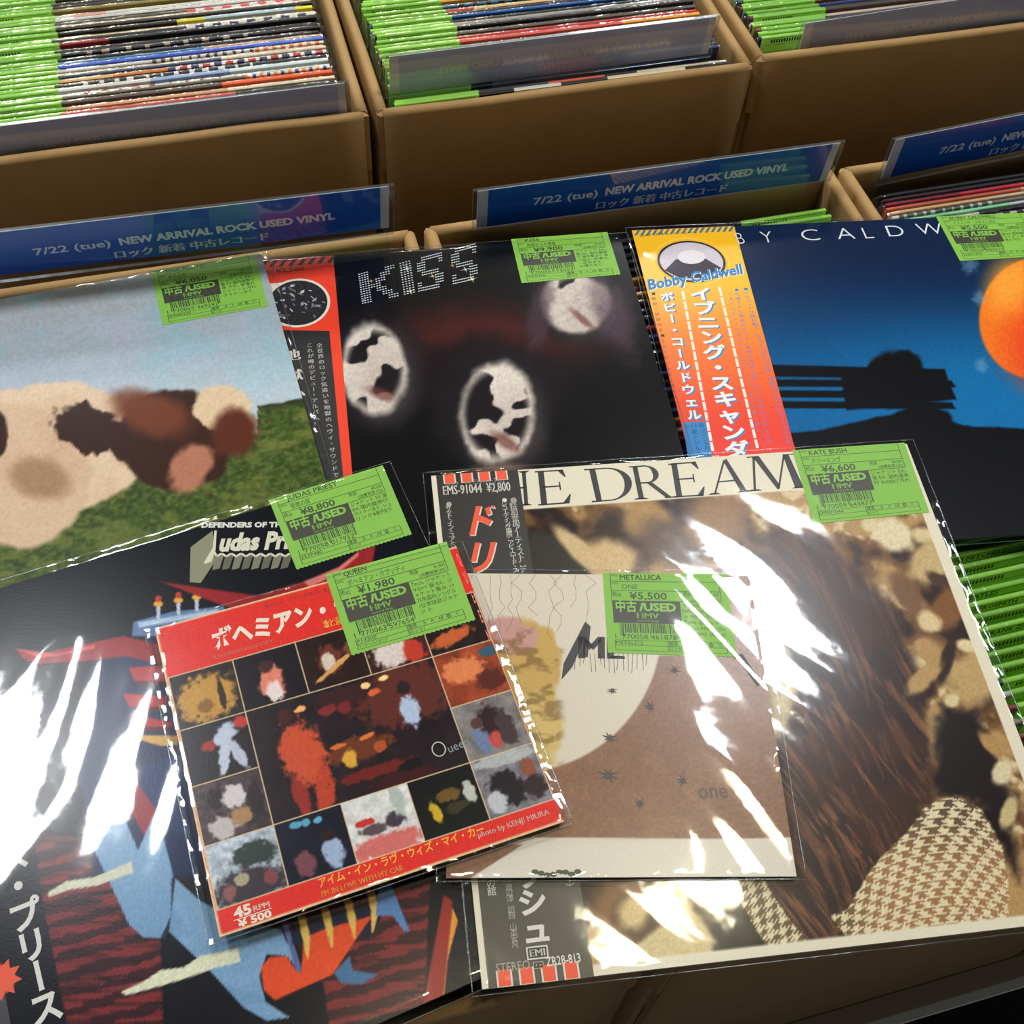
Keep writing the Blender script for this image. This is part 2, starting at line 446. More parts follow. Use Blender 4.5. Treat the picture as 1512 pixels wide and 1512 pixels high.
GREEN = hx(128, 184, 66)
DARKINK = hx(48, 62, 34)
BLK = hx(58, 56, 44)
def price_tag(root, quad, artist, title, price, net, digits, code, genre, desc, maker='', vis=True):
    """green price ticket; layout u to the right, v down, both 0..1 over its four corners TL TR BR BL"""
    TL, TR, BR, BL = [np.array(q, float) for q in quad]
    def fm(u, v):
        p = TL*(1-u)*(1-v)+TR*u*(1-v)+BR*u*v+BL*(1-u)*v
        return (p[0], p[1])
    b = MB(); z0, z1 = .012, .03
    n = 56
    top = [fm(0, 0), fm(1, 0)]
    bot = [fm(1-i/n, 1.0+(.012 if i % 2 else 0)) for i in range(n+1)]
    pts = top+bot; k = len(pts)
    b.add([(*p, z1) for p in pts]+[(*p, z0) for p in pts], [list(range(k))[::-1]]+[[i, (i+1) % k, k+(i+1) % k, k+i] for i in range(k)], GREEN)
    t = b.build('price_tag', M_TAG, root)
    p = Print(.033, fm)
    A = 7.65/5.7
    def tx(s, u0, v, u1, em, off=0.0, col=DARKINK, res=2, dup=0.0):
        # em given in v units; x is fitted
        if 'M' in s and off > 0: dup, off = .0015, 0.0
        vv, f = glyph(s, off, res)
        if not len(vv): return
        x0, x1 = vv[:, 0].min(), vv[:, 0].max()
        for dx in ((0,) if not dup else (-dup, dup)):
            q = [(*fm(u0+(a[0]-x0)/(x1-x0)*(u1-u0)+dx, v-a[1]*em), p.z+.003) for a in vv]
            p.add(q, f, col)
    def hl(u0, u1, v, w=.007): p.R(u0, v, u1, v+w, DARKINK)
    def vl(u, v0, v1, w=.005): p.R(u, v0, u+w, v1, DARKINK)
    hl(.055, .93, .105); hl(.055, .93, .225); hl(.055, .93, .355); vl(.055, 0, .355); vl(.93, 0, .355)
    tx('artist', .065, .045, .12, .05, res=1); tx(artist, .135, .088, .135+.037*len(artist), .095, .012)
    tx('title', .065, .15, .12, .05, res=1); tx(title, .145, .205, min(.62, .145+.042*len(title)), .085)
    tx('税込', .065, .30, .14, .07); tx(price, .20, .335, .50, .125, .014)
    tx('税抜', .63, .285, .70, .06); tx(net, .83, .285, .92, .055); tx('(消費税率10%)', .70, .343, .92, .052)
    p.R(.06, .362, .60, .635, BLK, .001)
    tx('中古', .085, .485, .25, .155, .03, GREEN); tx('/USED', .27, .478, .565, .135, .045, GREEN)
    tx('HMV', .25, .575, .42, .10, .0, GREEN, dup=.0022); tx('record shop', .25, .615, .42, .04, 0, GREEN, 1)
    r = random.Random(digits); u = .105
    while u < .565:
        w = r.choice((.004, .004, .008, .011)); p.R(u, .64, u+w, .755 if .125 < u < .54 and not .325 < u < .345 else .80, DARKINK); u += w+r.choice((.004, .006, .009))
    tx(digits[0], .066, .83, .073, .085); tx(digits[1:7], .12, .83, .32, .085); tx(digits[7:], .345, .83, .545, .085)
    for v in (.845, .905, .965): hl(.06, .93, v, .005)
    for uu in (.06, .47, .93): vl(uu, .845, .968)
    tx(code, .07, .897, .07+.026*len(code), .058); tx('盤質', .48, .897, .55, .058)
    for ch, uu in (('S', .60), ('A', .665), ('AB', .725), ('B', .80), ('C', .87)): tx(ch, uu, .893, uu+.018*len(ch)+.006, .055)
    cpt = [(.812+.019*math.cos(a*.5236), .875+.024*math.sin(a*.5236)) for a in range(13)]
    for i in range(12): p.P([cpt[i], cpt[i+1], (.812+(cpt[i+1][0]-.812)*.85, .875+(cpt[i+1][1]-.875)*.85), (.812+(cpt[i][0]-.812)*.85, .875+(cpt[i][1]-.875)*.85)], DARKINK)
    tx(genre, .48, .957, .48+.03*len(genre), .05)
    if maker: tx(maker, .07, .957, .30, .05)
    for i, d in enumerate(desc): tx(d, .615, .425+.068*i, .615+min(.32, .036*len(d)+.01*sum(ord(x) > 255 for x in d)), .062, res=1)
    p.build('lettering', M_INK, t)
    return t

def record(k, label, jx, thick, mg, seed, amp, ang, edge=(215, 208, 190), n=110, fade=None):
    """empty + jacket + sleeve; returns root and jacket. jx = (x0, y0, x1, y1) of the jacket on the sheet plane"""
    root = empty('vinyl_record', CT[k], RM[k])
    tag(root, label, 'record', 'priced records laid out on the cartons')
    j = jacket(root, *jx, thick, edge)
    x0, y0, x1, y1 = jx
    sleeve(root, (x1-x0)/2, (y1-y0)/2, mg, seed, amp, ang, thick, (x0+x1)/2, (y0+y1)/2, n, fade)
    return root, j
H = 15.75
ED = (215, 208, 190)
def lc(*c): return hx(*c)
CREAM = (226, 218, 194)

# ---- record P: sky and meadow picture
root, j = record('P', 'record with pale sky and green meadow picture, 6,050 yen ticket', (-H, -H, H, H), .3, (.5, .55, .4, .15), 3, .06, .1)
a = Art('P', -H, -H, H, H, 260)
a.fill((162, 174, 184))
a.mix(sstep(560, 380, a.py+.12*a.px)*.9, (158, 156, 150)); a.mix(sstep(.45, .75, a.n(90, 50, 3))*.5, (176, 178, 196)); a.mix(sstep(.5, .8, a.n(70, 40, 8))*.5, (140, 182, 196))
a.mix(sstep(520, 610, a.py+.1*(a.px-200))*.5, (196, 214, 222))
edge = 600-.15*(a.px-370)+(a.n(14, seed=5)-.5)*8
edge = np.where(a.px < 380, 640, edge)
ms = sstep(-2, 2, a.py-edge)
g = a.n(7, 5, 21, 4)
a.mix(ms, (60, 78, 34)); a.c = np.where(ms[..., None] > .5, a.c*(0.62+.85*g[..., None]), a.c)
a.mix(ms*sstep(.52, .7, a.n(40, 16, 31))*.55, (122, 126, 58)); a.mix(ms*sstep(.5, .7, a.n(6, 4, 37))*.45, (120, 124, 66))
a.mix(ms*(1-sstep(0, 14, a.py-edge))*sstep(370, 400, a.px)*.8, (44, 46, 34))
cr = (218, 192, 164)
a.ell(70, 660, 152, 98, cr, -.05, .04, .25, 4, ws=60); a.ell(20, 700, 110, 110, (210, 180, 152), 0, .05, .2, 9, ws=50)
a.mix(a.pmask([(-40, 590), (110, 565), (200, 640), (190, 730), (60, 760), (-40, 770)], 6)*sstep(.45, .8, a.n(70, 70, 12))*.35, (188, 150, 116))
a.ell(60, 705, 46, 30, (150, 118, 84), .2, .4, .3, 6, a=.8)
a.ell(262, 645, 92, 74, (58, 32, 24), -.1, .05, .35, 2, ws=34); a.ell(225, 612, 60, 30, (112, 58, 38), .3, .4, .4, 14)
a.ell(128, 632, 46, 34, (54, 32, 26), .5, .12, .9, 23, ws=16); a.ell(176, 650, 17, 36, (56, 32, 26), -.35, .12, .5, 27, ws=14)
a.ell(-8, 640, 20, 36, (54, 34, 28), 0, .1, .4, 28); a.ell(330, 605, 46, 36, (218, 192, 158), .3, .08, .5, 35, ws=16)
a.ell(345, 640, 34, 36, (92, 44, 28), .2, .3, .4, 38, ws=16); a.ell(282, 690, 28, 40, (196, 132, 104), .6, .2, .5, 44, ws=18, a=.85)
a.c *= (0.94+.12*a.n(3, seed=70, o=2))[..., None]
a.build('cover_print', M_JACKET, j)
price_tag(root, [(7.58, 15.89), (15.25, 15.75), (15.17, 10.12), (7.66, 10.18)], 'PINK FLOYD', '原子心母', '¥6,050', '¥5,500', '1770059469292', 'EMS80320', 'ロック',
          ['ジャケット EX-,', '盤 EX 国内盤帯付', '帯 汚れ, 背傷れ', 'ジャケット汚れ', 'ライナーあり'])

# ---- record S: black sleeve, red and black paper band, dotted silver letters
root, j = record('S', 'black record with dotted silver letters, three pale ovals and a red-black paper band', (-H, -H, H, H), .3, (.5, .7, .4, .4), 13, .05, .4, (30, 30, 34))
a = Art('S', -H, -H, H, H, 260)
a.fill((12, 12, 13)); a.mix(sstep(420, 340, a.py+.1*(a.px-600)), (14, 20, 30))
a.ell(722, 505, 150, 52, (74, 30, 28), -.08, .7, .5, 3, ws=60)
a.ell(720, 560, 130, 60, (26, 18, 22), 0, .4, .5, 6)
for cx, cy, rx, ry, rot, c in ((552, 545, 48, 66, -.12, (214, 204, 192)), (733, 610, 56, 74, .1, (224, 214, 202)), (850, 447, 50, 44, .2, (206, 196, 184))):
    a.ell(cx, cy, rx*1.5, ry*1.35, (30, 26, 30), rot, .3, .4, 8); a.ell(cx, cy, rx, ry, c, rot, .12, .25, int(cx) % 50)
    a.ell(cx+rx*.3, cy+ry*.2, rx*.8, ry*.8, (168, 150, 142), rot, .8, .4, 9, a=.4)
    a.mix((1-sstep(.7, 1.0, np.hypot((a.px-cx)/rx, (a.py-cy)/ry)))*sstep(.57, .61, a.n(34, 26, int(cy) % 60, 2)), (30, 25, 28)); a.ell(cx+rx*.2, cy+ry*.55, rx*.45, ry*.12, (110, 60, 54), rot+.5, .5, .6, 19, a=.7, ws=12)
a.ell(910, 470, 26, 60, (86, 66, 78), -.4, .6, .7, 41, ws=14, a=.7); a.ell(796, 470, 16, 50, (74, 56, 66), .2, .6, .7, 42, ws=12, a=.7)
a.ell(740, 700, 44, 14, (150, 120, 96), 0, .5, .5, 46, a=.6)
a.c *= (0.9+.2*a.n(3, seed=71, o=2))[..., None]
a.build('cover_print', M_JACKET, j)
p = Print(.012)
DOT = hx(205, 212, 218)
BM = {'K': ['1100011', '1100110', '1101100', '1111000', '1101100', '1100110', '1100011'], 'I': ['11']*7,
      'S': ['0111110', '1100010', '1100000', '0111100', '0000110', '1000110', '1111100']}
q0, q1, q2, q3 = (np.array(at('S', *c)) for c in ((528, 404), (706, 357), (716, 411), (534, 450)))
uu = 0
for ch, wd in (('K', .30), ('I', .10), ('S', .25), ('S', .25)):
    rows = BM[ch]
    for r_, row in enumerate(rows):
        for c_, bit in enumerate(row):
            if bit == '1':
                for sub, vs in ((0, 0), (1, 0), (0, 1), (1, 1)):
                    u = uu+wd*(c_+.25+.5*sub)/len(row); v = (r_+.25+.5*vs)/7
                    if ch == 'S': u -= .03*(v-.5)
                    c0 = q0*(1-u)*(1-v)+q1*u*(1-v)+q2*u*v+q3*(1-u)*v
                    p.ellipse(c0[0], c0[1], .075, .055, DOT, .012, 7)
    uu += wd+.033
for (x, y, L, c) in ((548, 415, .6, (235, 190, 110)), (601, 397, 1.1, (225, 235, 250)), (639, 408, .7, (240, 220, 160)), (668, 392, .6, (240, 200, 120)), (697, 412, 1.0, (255, 240, 200)), (537, 444, .5, (220, 225, 235)), (606, 430, .9, (250, 235, 190)), (687, 398, .9, (240, 245, 250))):
    cx, cy = at('S', x, y)
    for ang in (.2, .2+math.pi/2, .2+math.pi/4, .2-math.pi/4):
        l2 = L*(1 if ang in (.2, .2+math.pi/2) else .55)
        dx, dy = math.cos(ang)*l2/2, math.sin(ang)*l2/2
        p.P([(cx-dx, cy-dy), (cx+dy*.05, cy-dx*.05), (cx+dx, cy+dy), (cx-dy*.05, cy+dx*.05)], hx(*c), .001)
p.build('lettering', M_INK, j)
RED = (236, 66, 36)
ox = -6.55
b = MB(); b.box(-H-.02, -H-.02, .007, ox, H+.02, .011, hx(*RED)); o = b.build('obi_strip', M_OBI, root)
p = Print(.013)
S_ = lambda x, y: at('S', x, y)
y0 = H
x = -H
while x < ox-.3:
    p.P([(x, H-.75), (x+.32, H-.75), (x+.75, H-.05), (x+.43, H-.05)], hx(28, 24, 24)); x += .72
p.P([(-H+.6, H-6.7), S_(486.5, 489), S_(507, 705), (-6.9, -H+1), (-H+.6, -H+1)], hx(26, 24, 24))
cx, cy = S_(440, 447)
p.ellipse(cx, cy, 2.35, 2.5, hx(228, 220, 205), 0.013); p.P([(cx-4, cy-2.2), (cx+1.2, cy-2.2), (cx+1.2, cy+2.2), (cx-4, cy+2.2)], hx(228, 220, 205), .0004)
p.ellipse(cx, cy, 2.15, 2.3, hx(30, 28, 28), .0144)
r = random.Random(5)
for k in range(46):
    an = r.uniform(0, 6.28); rr = 1.9*math.sqrt(r.random()); bx, by = cx+rr*math.cos(an), cy+rr*math.sin(an)
    w = r.uniform(.1, .3); ang = r.uniform(0, 3.1)
    p.P([(bx-w*math.cos(ang), by-w*math.sin(ang)), (bx+.12, by-.08), (bx+w*math.cos(ang), by+w*math.sin(ang)), (bx-.1, by+.1)], hx(*[r.choice((200, 150, 110))]*3), .0018)
p.text('キッス・ファースト', S_(402, 397), S_(452, 391), .42, hx(60, 20, 20), .01, res=1)
p.text('26  ¥2,500', S_(384, 405), S_(449, 399), .55, hx(50, 18, 18), .01)
p.vtext('地獄からの使者', S_(429, 510), S_(455, 730), 1.25, 1.15, hx(228, 222, 208), .0, .001, dup=.03)
p.vtext('全世界のロック気違いを地獄のヘヴィ・サウンドで', S_(471, 506), S_(496, 706), .45, .45, hx(215, 210, 200), 0, .001, dup=.012)
p.vtext('これが噂のデビュー・アルバム！', S_(457, 506), S_(468, 630), .45, .45, hx(215, 210, 200), 0, .001, dup=.012)
p.build('lettering', M_INK, o)
price_tag(root, [(7.2, 16.2), (14.85, 16.25), (14.94, 11.5), (7.28, 11.36)], 'KISS', '地獄からの使者', '¥9,900', '¥9,000', '1770056173053', 'VIP5026', 'ロック',
          ['ジャケット EX-,', '盤 EX- 国内盤帯', '付 補充票あり 帯', '少破れ 背傷み,', '一部色あせ', '小傷みあり'])

# ---- record C: blue evening picture with orange disc, yellow-red band
root, j = record('C', 'blue dusk record with orange disc and yellow to red paper band', (-15.74, -H, 17.4, H), .2, (.5, .5, .45, .4), 23, .05, .9, (40, 60, 80))
a = Art('C', -15.74, -H, 17.4, H, 280)
t = (a.py-.0*(a.px))
a.fill((16, 34, 66)); a.mix(sstep(360, 600, a.py), (16, 98, 156)); a.mix(sstep(1100, 1450, a.px)*sstep(420, 560, a.py)*.5, (20, 118, 178))
hill = 640-.02*(a.px-1150)-24*np.exp(-((a.px-1330)/90)**2)+(a.n(18, seed=4)-.5)*6
dark = (12, 13, 16)
a.ell(1532, 470, 86, 90, (236, 120, 34), .25, .03); a.ell(1560, 520, 76, 60, (226, 66, 34), .5, .6, a=.9); a.ell(1490, 420, 30, 40, (246, 168, 62), .4, .8, a=.8)
a.poly([(1120, 538), (1395, 545), (1400, 560), (1120, 556)], dark, 1.5)
for y_ in (566, 582, 598): a.poly([(1120, y_-6), (1405, y_-4), (1412, y_+6), (1120, y_+5)], dark, 1.2)
a.poly([(1240, 548), (1400, 560), (1412, 590), (1250, 606)], dark, 2)
a.ell(1318, 560, 46, 44, dark, 0, .1, .5, 7, ws=30); a.ell(1360, 620, 44, 20, dark, 0, .1, .4, 8)
a.mix(sstep(-2, 2, a.py-hill), dark)
for cx, cy, s_ in ((1432, 392, 10), (1445, 440, 8), (1450, 540, 9)): a.ell(cx, cy, s_, s_*1.1, (120, 160, 190), 0, .6, 1.2, 50, a=.5, ws=5)
a.c *= (0.93+.14*a.n(2.5, seed=72, o=2))[..., None]
a.build('cover_print', M_JACKET, j)
p = Print(.012); Cc = lambda x, y: at('C', x, y)
WH = hx(214, 220, 222)
for ch, x, y, w in (('B', 1096, 350, 10), ('Y', 1135, 348, 17), ('C', 1199, 345, 26), ('A', 1251, 343, 26), ('L', 1285, 342, 13), ('D', 1325, 339, 24), ('W', 1376, 336, 38), ('E', 1420, 333, 14)):
    p.text(ch, Cc(x-w/2, y+10.5), Cc(x+w/2, y+9.7), 1.95, WH, -.014, res=5)
p.build('lettering', M_INK, j)
oq = [Cc(932, 340), Cc(1084, 334), Cc(1173, 660)]
dv = np.array(oq[2])-np.array(oq[1]); dv = dv/dv[1]; end = np.array(oq[1])+dv*(-31.5)
b = MB(); op = [(-15.78, -H-.02), (float(end[0]), -H-.02), (oq[1][0], H+.02), (-15.78, H+.02)]
b.add([(x_, y_, .008) for x_, y_ in op]+[(x_, y_, .010) for x_, y_ in op], [(3, 2, 1, 0), (4, 5, 6, 7), (0, 1, 5, 4), (1, 2, 6, 5), (2, 3, 7, 6), (3, 0, 4, 7)], hx(244, 150, 30))
o = b.build('obi_strip', M_OBI, root)
N_ = 70; tt = np.linspace(0, 1, N_)
Yg = np.repeat((-H+2*H*tt)[:, None], 12, 1); xr = end[0]+(oq[1][0]-end[0])*tt
Xg = -15.78+(xr[:, None]+15.78)*np.linspace(0, 1, 12)[None]
_, py_ = project('C', Xg, Yg)
cc = np.array([248., 190, 22])[None, None]*(1-sstep(400, 530, py_))[..., None]+np.array([244., 118, 30])*(sstep(400, 530, py_))[..., None]
k_ = sstep(500, 660, py_)[..., None]; cc = cc*(1-k_)+np.array([232., 52, 28])*k_
link('obi_print', grid_mesh('obi_print', Xg, Yg, np.full(Xg.shape, .0115), M_OBI, lin(cc), False), o)
p = Print(.013)
x = -15.7
while x < -7.9:
    p.P([(x, H-.62), (x+.22, H-.62), (x+.62, H), (x+.40, H)], hx(40, 110, 150)); x += .48
p.text('25AP 1354', Cc(945, 350), Cc(980, 347), .42, hx(60, 60, 30), .01, res=1); p.text('ロック・フォーカス', Cc(984, 347), Cc(1030, 345), .3, hx(90, 80, 30), 0, res=1)
cx, cy = Cc(1021, 386)
p.ellipse(cx, cy, 3.0, 2.75, hx(250, 206, 60), .0134); p.ellipse(cx, cy, 2.88, 2.62, hx(244, 184, 20), .0138)
p.ellipse(cx, cy, 2.7, 2.4, hx(30, 22, 34), .0142); p.ellipse(cx, cy, 2.5, 2.2, hx(206, 196, 204), .0146)
p.P([(cx-2.3, cy-.9), (cx-1.2, cy+.3), (cx+1.1, cy+.3), (cx+2.2, cy-.9), (cx+1.1, cy-1.9), (cx-1.2, cy-1.9)], hx(52, 40, 56), .0020)
p.ellipse(cx+.1, cy+.5, 1.1, .8, hx(225, 218, 222), .0156, rot=.1)
BLU = hx(34, 126, 190)
for dx, dy, c, dz in ((.06, -.06, hx(235, 235, 225), .003), (0, 0, BLU, .0036)):
    p.text('Bobby Caldwell', np.array(Cc(958, 428))+[dx, dy], np.array(Cc(1097, 404))+[dx, dy], 1.55, c, .03, dz, skew=.25)
for dx, c, dz in ((.10, BLU, .001), (0, hx(232, 236, 230), .0016)):
    e = np.array([dx, -dx])
    p.vtext('イブニング・スキャンダル', np.array(Cc(1033, 424))+e, np.array(Cc(1097, 702))+e, 1.75, 1.55, c, .035, dz)
    p.vtext('ボビー・コールドウェル', np.array(Cc(983, 430))+e, np.array(Cc(1027, 622))+e, 1.05, 1.0, c, .035, dz)
for A_, B_ in (((1008, 430), (1053, 668)), ((1062, 424), (1119, 664))):
    A_, B_ = np.array(A_, float), np.array(B_, float)
    for i in range(16):
        s0, s1 = A_+(B_-A_)*i/16, A_+(B_-A_)*(i+.86)/16
        p.L(Cc(*s0), Cc(*s1), .2, hx(232, 232, 220))
p.vtext('●シルエットは揺れ動く、スキャンダラスな夜。今夜はトロピカルティータイムを', Cc(1099, 424), Cc(1166, 656), .46, .4, BLU, 0, .001, res=1)
p.vtext('●洗練された都会的センス、哀愁を帯びた男のロマンを感じさせるＡＯＲ', Cc(1086, 425), Cc(1136, 656), .4, .38, BLU, 0, .001, res=1)
p.vtext('しぼりだすようなセクシーなヴォーカル、まさに夜の香り', Cc(1077, 430), Cc(1120, 640), .36, .36, BLU, 0, .001, res=1)
p.vtext('■解説／訳詞付き■ミュージシャン・ライナー', Cc(963, 430), Cc(1000, 600), .36, .36, hx(60, 40, 20), 0, .001, res=1)
p.P([Cc(1008, 624), Cc(1042, 622), Cc(1056, 700), Cc(1020, 702)], BLU, .0004)
p.text('ヒット曲', Cc(1012, 632), Cc(1039, 630), .42, hx(20, 40, 60), 0, .002, res=1)
p.vtext('スペシャル・トゥ・ミー', Cc(1038, 634), Cc(1052, 700), .4, .42, hx(20, 40, 60), 0, .002, res=1)
p.vtext('風のシルエット', Cc(1025, 634), Cc(1036, 690), .45, .5, hx(20, 40, 60), 0, .002, res=1)
p.build('lettering', M_INK, o)
price_tag(root, [(9.57, 15.85), (17.25, 15.85), (17.2, 10.6), (9.75, 10.5)], 'BOBBY CALDWELL', 'イブニング・スキャンダル', '¥5,500', '¥5,000', '1770058843210', '25AP1354', 'ロック',
          ['ジャケット EX-,', '盤 EX 国内盤帯付', 'ライナーあり', '帯少汚れ'])

# ---- record K: sepia picture under a white title band
root, j = record('K', 'sepia record with white serif title band and houndstooth cloth, 6,600 yen ticket', (-16.1, -H, 16.1, H), .25, (.5, .55, .3, .3), 33, .075, .75, (226, 220, 200))
Kc = lambda x, y: at('K', x, y)
a = Art('K', -16.1, -H, 16.1, H, 400)
a.fill(CREAM)
pic = (sstep(-15.8, -15.7, a.X)*sstep(12.68, 12.56, a.Y)*sstep(15.4, 15.3, a.X)*sstep(-15.25, -15.15, a.Y))
b_ = a.n(75, 55, 2, 4, .6); d_ = a.n(26, 20, 9, 3, .6)
c = np.empty_like(a.c); c[:] = (112, 78, 46)
def cm(c, m, col): m = np.clip(m, 0, 1)[..., None]; return c*(1-m)+np.asarray(col, float)*m
c = cm(c, sstep(.46, .60, b_), (178, 142, 92)); c = cm(c, sstep(.46, .33, b_), (44, 30, 26)); c = cm(c, sstep(.60, .74, d_)*sstep(.42, .55, b_), (214, 192, 148))
base = a.c.copy(); a.c = c
a.ell(830, 835, 62, 40, (58, 54, 46), .6, .15, .3, 3, ws=30); a.ell(862, 818, 60, 14, (206, 180, 134), .75, .3, .3, 3)
a.ell(925, 790, 60, 34, (62, 48, 38), .3, .3, .6, 6); a.ell(960, 770, 34, 30, (176, 138, 86), .4, .4, .6, 7); a.ell(900, 825, 44, 26, (206, 176, 128), .2, .4, .6, 8)
a.ell(1000, 800, 55, 36, (96, 74, 54), .2, .4, .6, 11); a.ell(1060, 770, 46, 40, (150, 112, 72), .2, .5, .6, 12)
# hair mass
hair = a.pmask([(1130, 770), (1230, 800), (1320, 900), (1360, 1010), (1375, 1150), (1340, 1240), (1290, 1290), (1240, 1350), (1230, 1410), (1150, 1420), (1070, 1290), (1120, 1100), (1160, 1080), (1130, 900)], 14, 40, 3, 40)
st = fbm((a.px*.5+a.py*.86+26*np.sin(a.py/60))/70, (-a.px*.86+a.py*.5+18*np.sin(a.px/45))/9, 17, 5)
hc = np.empty_like(a.c); hc[:] = (52, 38, 36); hc = cm(hc, sstep(.5, .72, st)*.8, (112, 74, 52)); hc = cm(hc, sstep(.60, .74, fbm((a.px*.6+a.py*.8+20*np.sin(a.py/40))/60, (-a.px*.8+a.py*.6)/5, 23, 3))*.6*sstep(900, 1100, a.py), (168, 112, 72))
hc = cm(hc, sstep(.46, .62, a.n(120, 100, 31, 2))*.5, (78, 50, 38))
a.c = a.c*(1-hair[..., None])+hc*hair[..., None]
a.poly([(1098, 900), (1150, 930), (1176, 1010), (1155, 1085), (1120, 1130)], (196, 178, 138), 12, 20, 5)
a.poly([(1385, 1040), (1440, 1050), (1500, 1180), (1500, 1300), (1470, 1240), (1440, 1180), (1380, 1170)], (34, 26, 26), 12, 26, 6)
for cx, cy, rx, ry, rot, cl in ((1318, 790, 34, 22, .5, (222, 206, 168)), (1283, 775, 12, 10, 0, (216, 198, 156)), (1372, 792, 24, 12, .2, (214, 194, 150)), (1372, 830, 30, 34, .5, (196, 168, 118)), (1390, 860, 26, 10, .6, (72, 52, 38)),
    (1340, 880, 40, 16, .9, (120, 86, 58)), (1400, 900, 26, 34, .7, (128, 84, 46)), (1372, 918, 20, 14, .4, (216, 190, 146)), (1430, 955, 20, 9, .3, (220, 202, 160)), (1440, 1000, 40, 40, .9, (186, 156, 104)), (1405, 1035, 12, 10, .3, (216, 196, 150)),
    (1398, 975, 10, 36, .3, (50, 34, 30)), (1365, 1000, 14, 34, .8, (180, 146, 96)), (1480, 1140, 14, 20, .4, (216, 202, 164)), (1490, 1200, 12, 26, .3, (200, 178, 130)), (1462, 1100, 24, 9, .9, (176, 138, 84))):
    a.ell(cx, cy, rx, ry, cl, rot, .3, .45, int(cx+cy) % 90, ws=14)
# lower left
a.poly([(858, 1300), (1100, 1300), (1130, 1450), (858, 1460)], (52, 34, 24), 6)
a.ell(925, 1340, 52, 50, (128, 86, 50), 0, .35, .4, 51); a.ell(938, 1352, 30, 30, (60, 40, 28), 0, .4, .4, 53); a.ell(935, 1348, 22, 24, (212, 186, 132), .4, .4, .5, 52)
a.poly([(965, 1300), (1000, 1300), (1045, 1370), (1056, 1420), (920, 1435), (930, 1400), (985, 1360)], (206, 188, 138), 6, 10, 8)
a.ell(880, 1410, 20, 44, (176, 138, 90), .1, .5, .4, 55)
a.poly([(1040, 1298), (1100, 1298), (1150, 1420), (1060, 1420)], (30, 32, 22), 8)
# houndstooth cloth
arm = a.pmask([(1368, 1190), (1409, 1174), (1450, 1196), (1480, 1251), (1489, 1305), (1489, 1372), (1400, 1392), (1262, 1402), (1226, 1352), (1253, 1342), (1287, 1281), (1338, 1230)], 1.8, 5, 7, 8)
strap = a.pmask([(1066, 1290), (1121, 1290), (1162, 1352), (1200, 1400), (1141, 1412), (1101, 1345)], 1.8, 4, 9, 8)
def tooth(u, v):
    fu, fv = u-np.floor(u), v-np.floor(v)
    sq = (fu < .5) & (fv < .5); d1 = (fu >= .5) & (fv < .5) & (((fu-.5)*2+fv*2) % 1 < .5); d2 = (fu < .5) & (fv >= .5) & ((fu*2+(fv-.5)*2) % 1 < .5)
    return (sq | d1 | d2).astype(float)
ang = .22+.002*(a.px-1300); u = ((a.px-1300)*np.cos(ang)+(a.py-1300)*np.sin(ang))/20.5; v = (-(a.px-1300)*np.sin(ang)+(a.py-1300)*np.cos(ang))/16.0+.25*np.sin((a.px-1250)/90)
tt_ = tooth(u, v)
light = cm(np.zeros_like(a.c)+(222, 208, 168), sstep(1420, 1220, a.px)*sstep(1350, 1200, a.py)*.0, (200, 180, 140))
dk = cm(np.zeros_like(a.c)+(150, 104, 66), sstep(1290, 1190, a.py), (78, 54, 44)); dk = cm(dk, sstep(1300, 1240, a.px), (88, 66, 46))
cl_ = light*(1-tt_[..., None]*.85)+dk*tt_[..., None]*.85
mm_ = np.clip(arm+strap, 0, 1)[..., None]
a.c = a.c*(1-mm_)+cl_*mm_
a.c *= (0.92+.16*a.n(2.5, seed=73, o=2))[..., None]
a.c = base*(1-pic[..., None])+a.c*pic[..., None]
a.build('cover_print', M_JACKET, j)
# serif capitals in a unit box
def stroke(x0, y0, x1, y1, w0, w1=None):
    w1 = w1 or w0
    return [(x0-w0/2, y0), (x0+w0/2, y0), (x1+w1/2, y1), (x1-w1/2, y1)]
def serif(x, y, w, up):
    s = 1 if up else -1
    return [(x-w/2, y), (x+w/2, y), (x+w/2, y+.012*s), (x+w*.25, y+.05*s), (x-w*.25, y+.05*s), (x-w/2, y+.012*s)]
def bowl(cx, cy, rx, ry, th, a0, a1, n=22):
    out = []
    for i in range(n):
        p0, p1 = a0+(a1-a0)*i/n, a0+(a1-a0)*(i+1)/n
        f = lambda a_, k: (cx+(rx-(th*max(0, math.cos(a_))**.8+.035)*k)*math.cos(a_), cy+(ry-(.035+.0*th)*k)*math.sin(a_))
        out.append([f(p0, 0), f(p1, 0), f(p1, 1), f(p0, 1)])
    return out
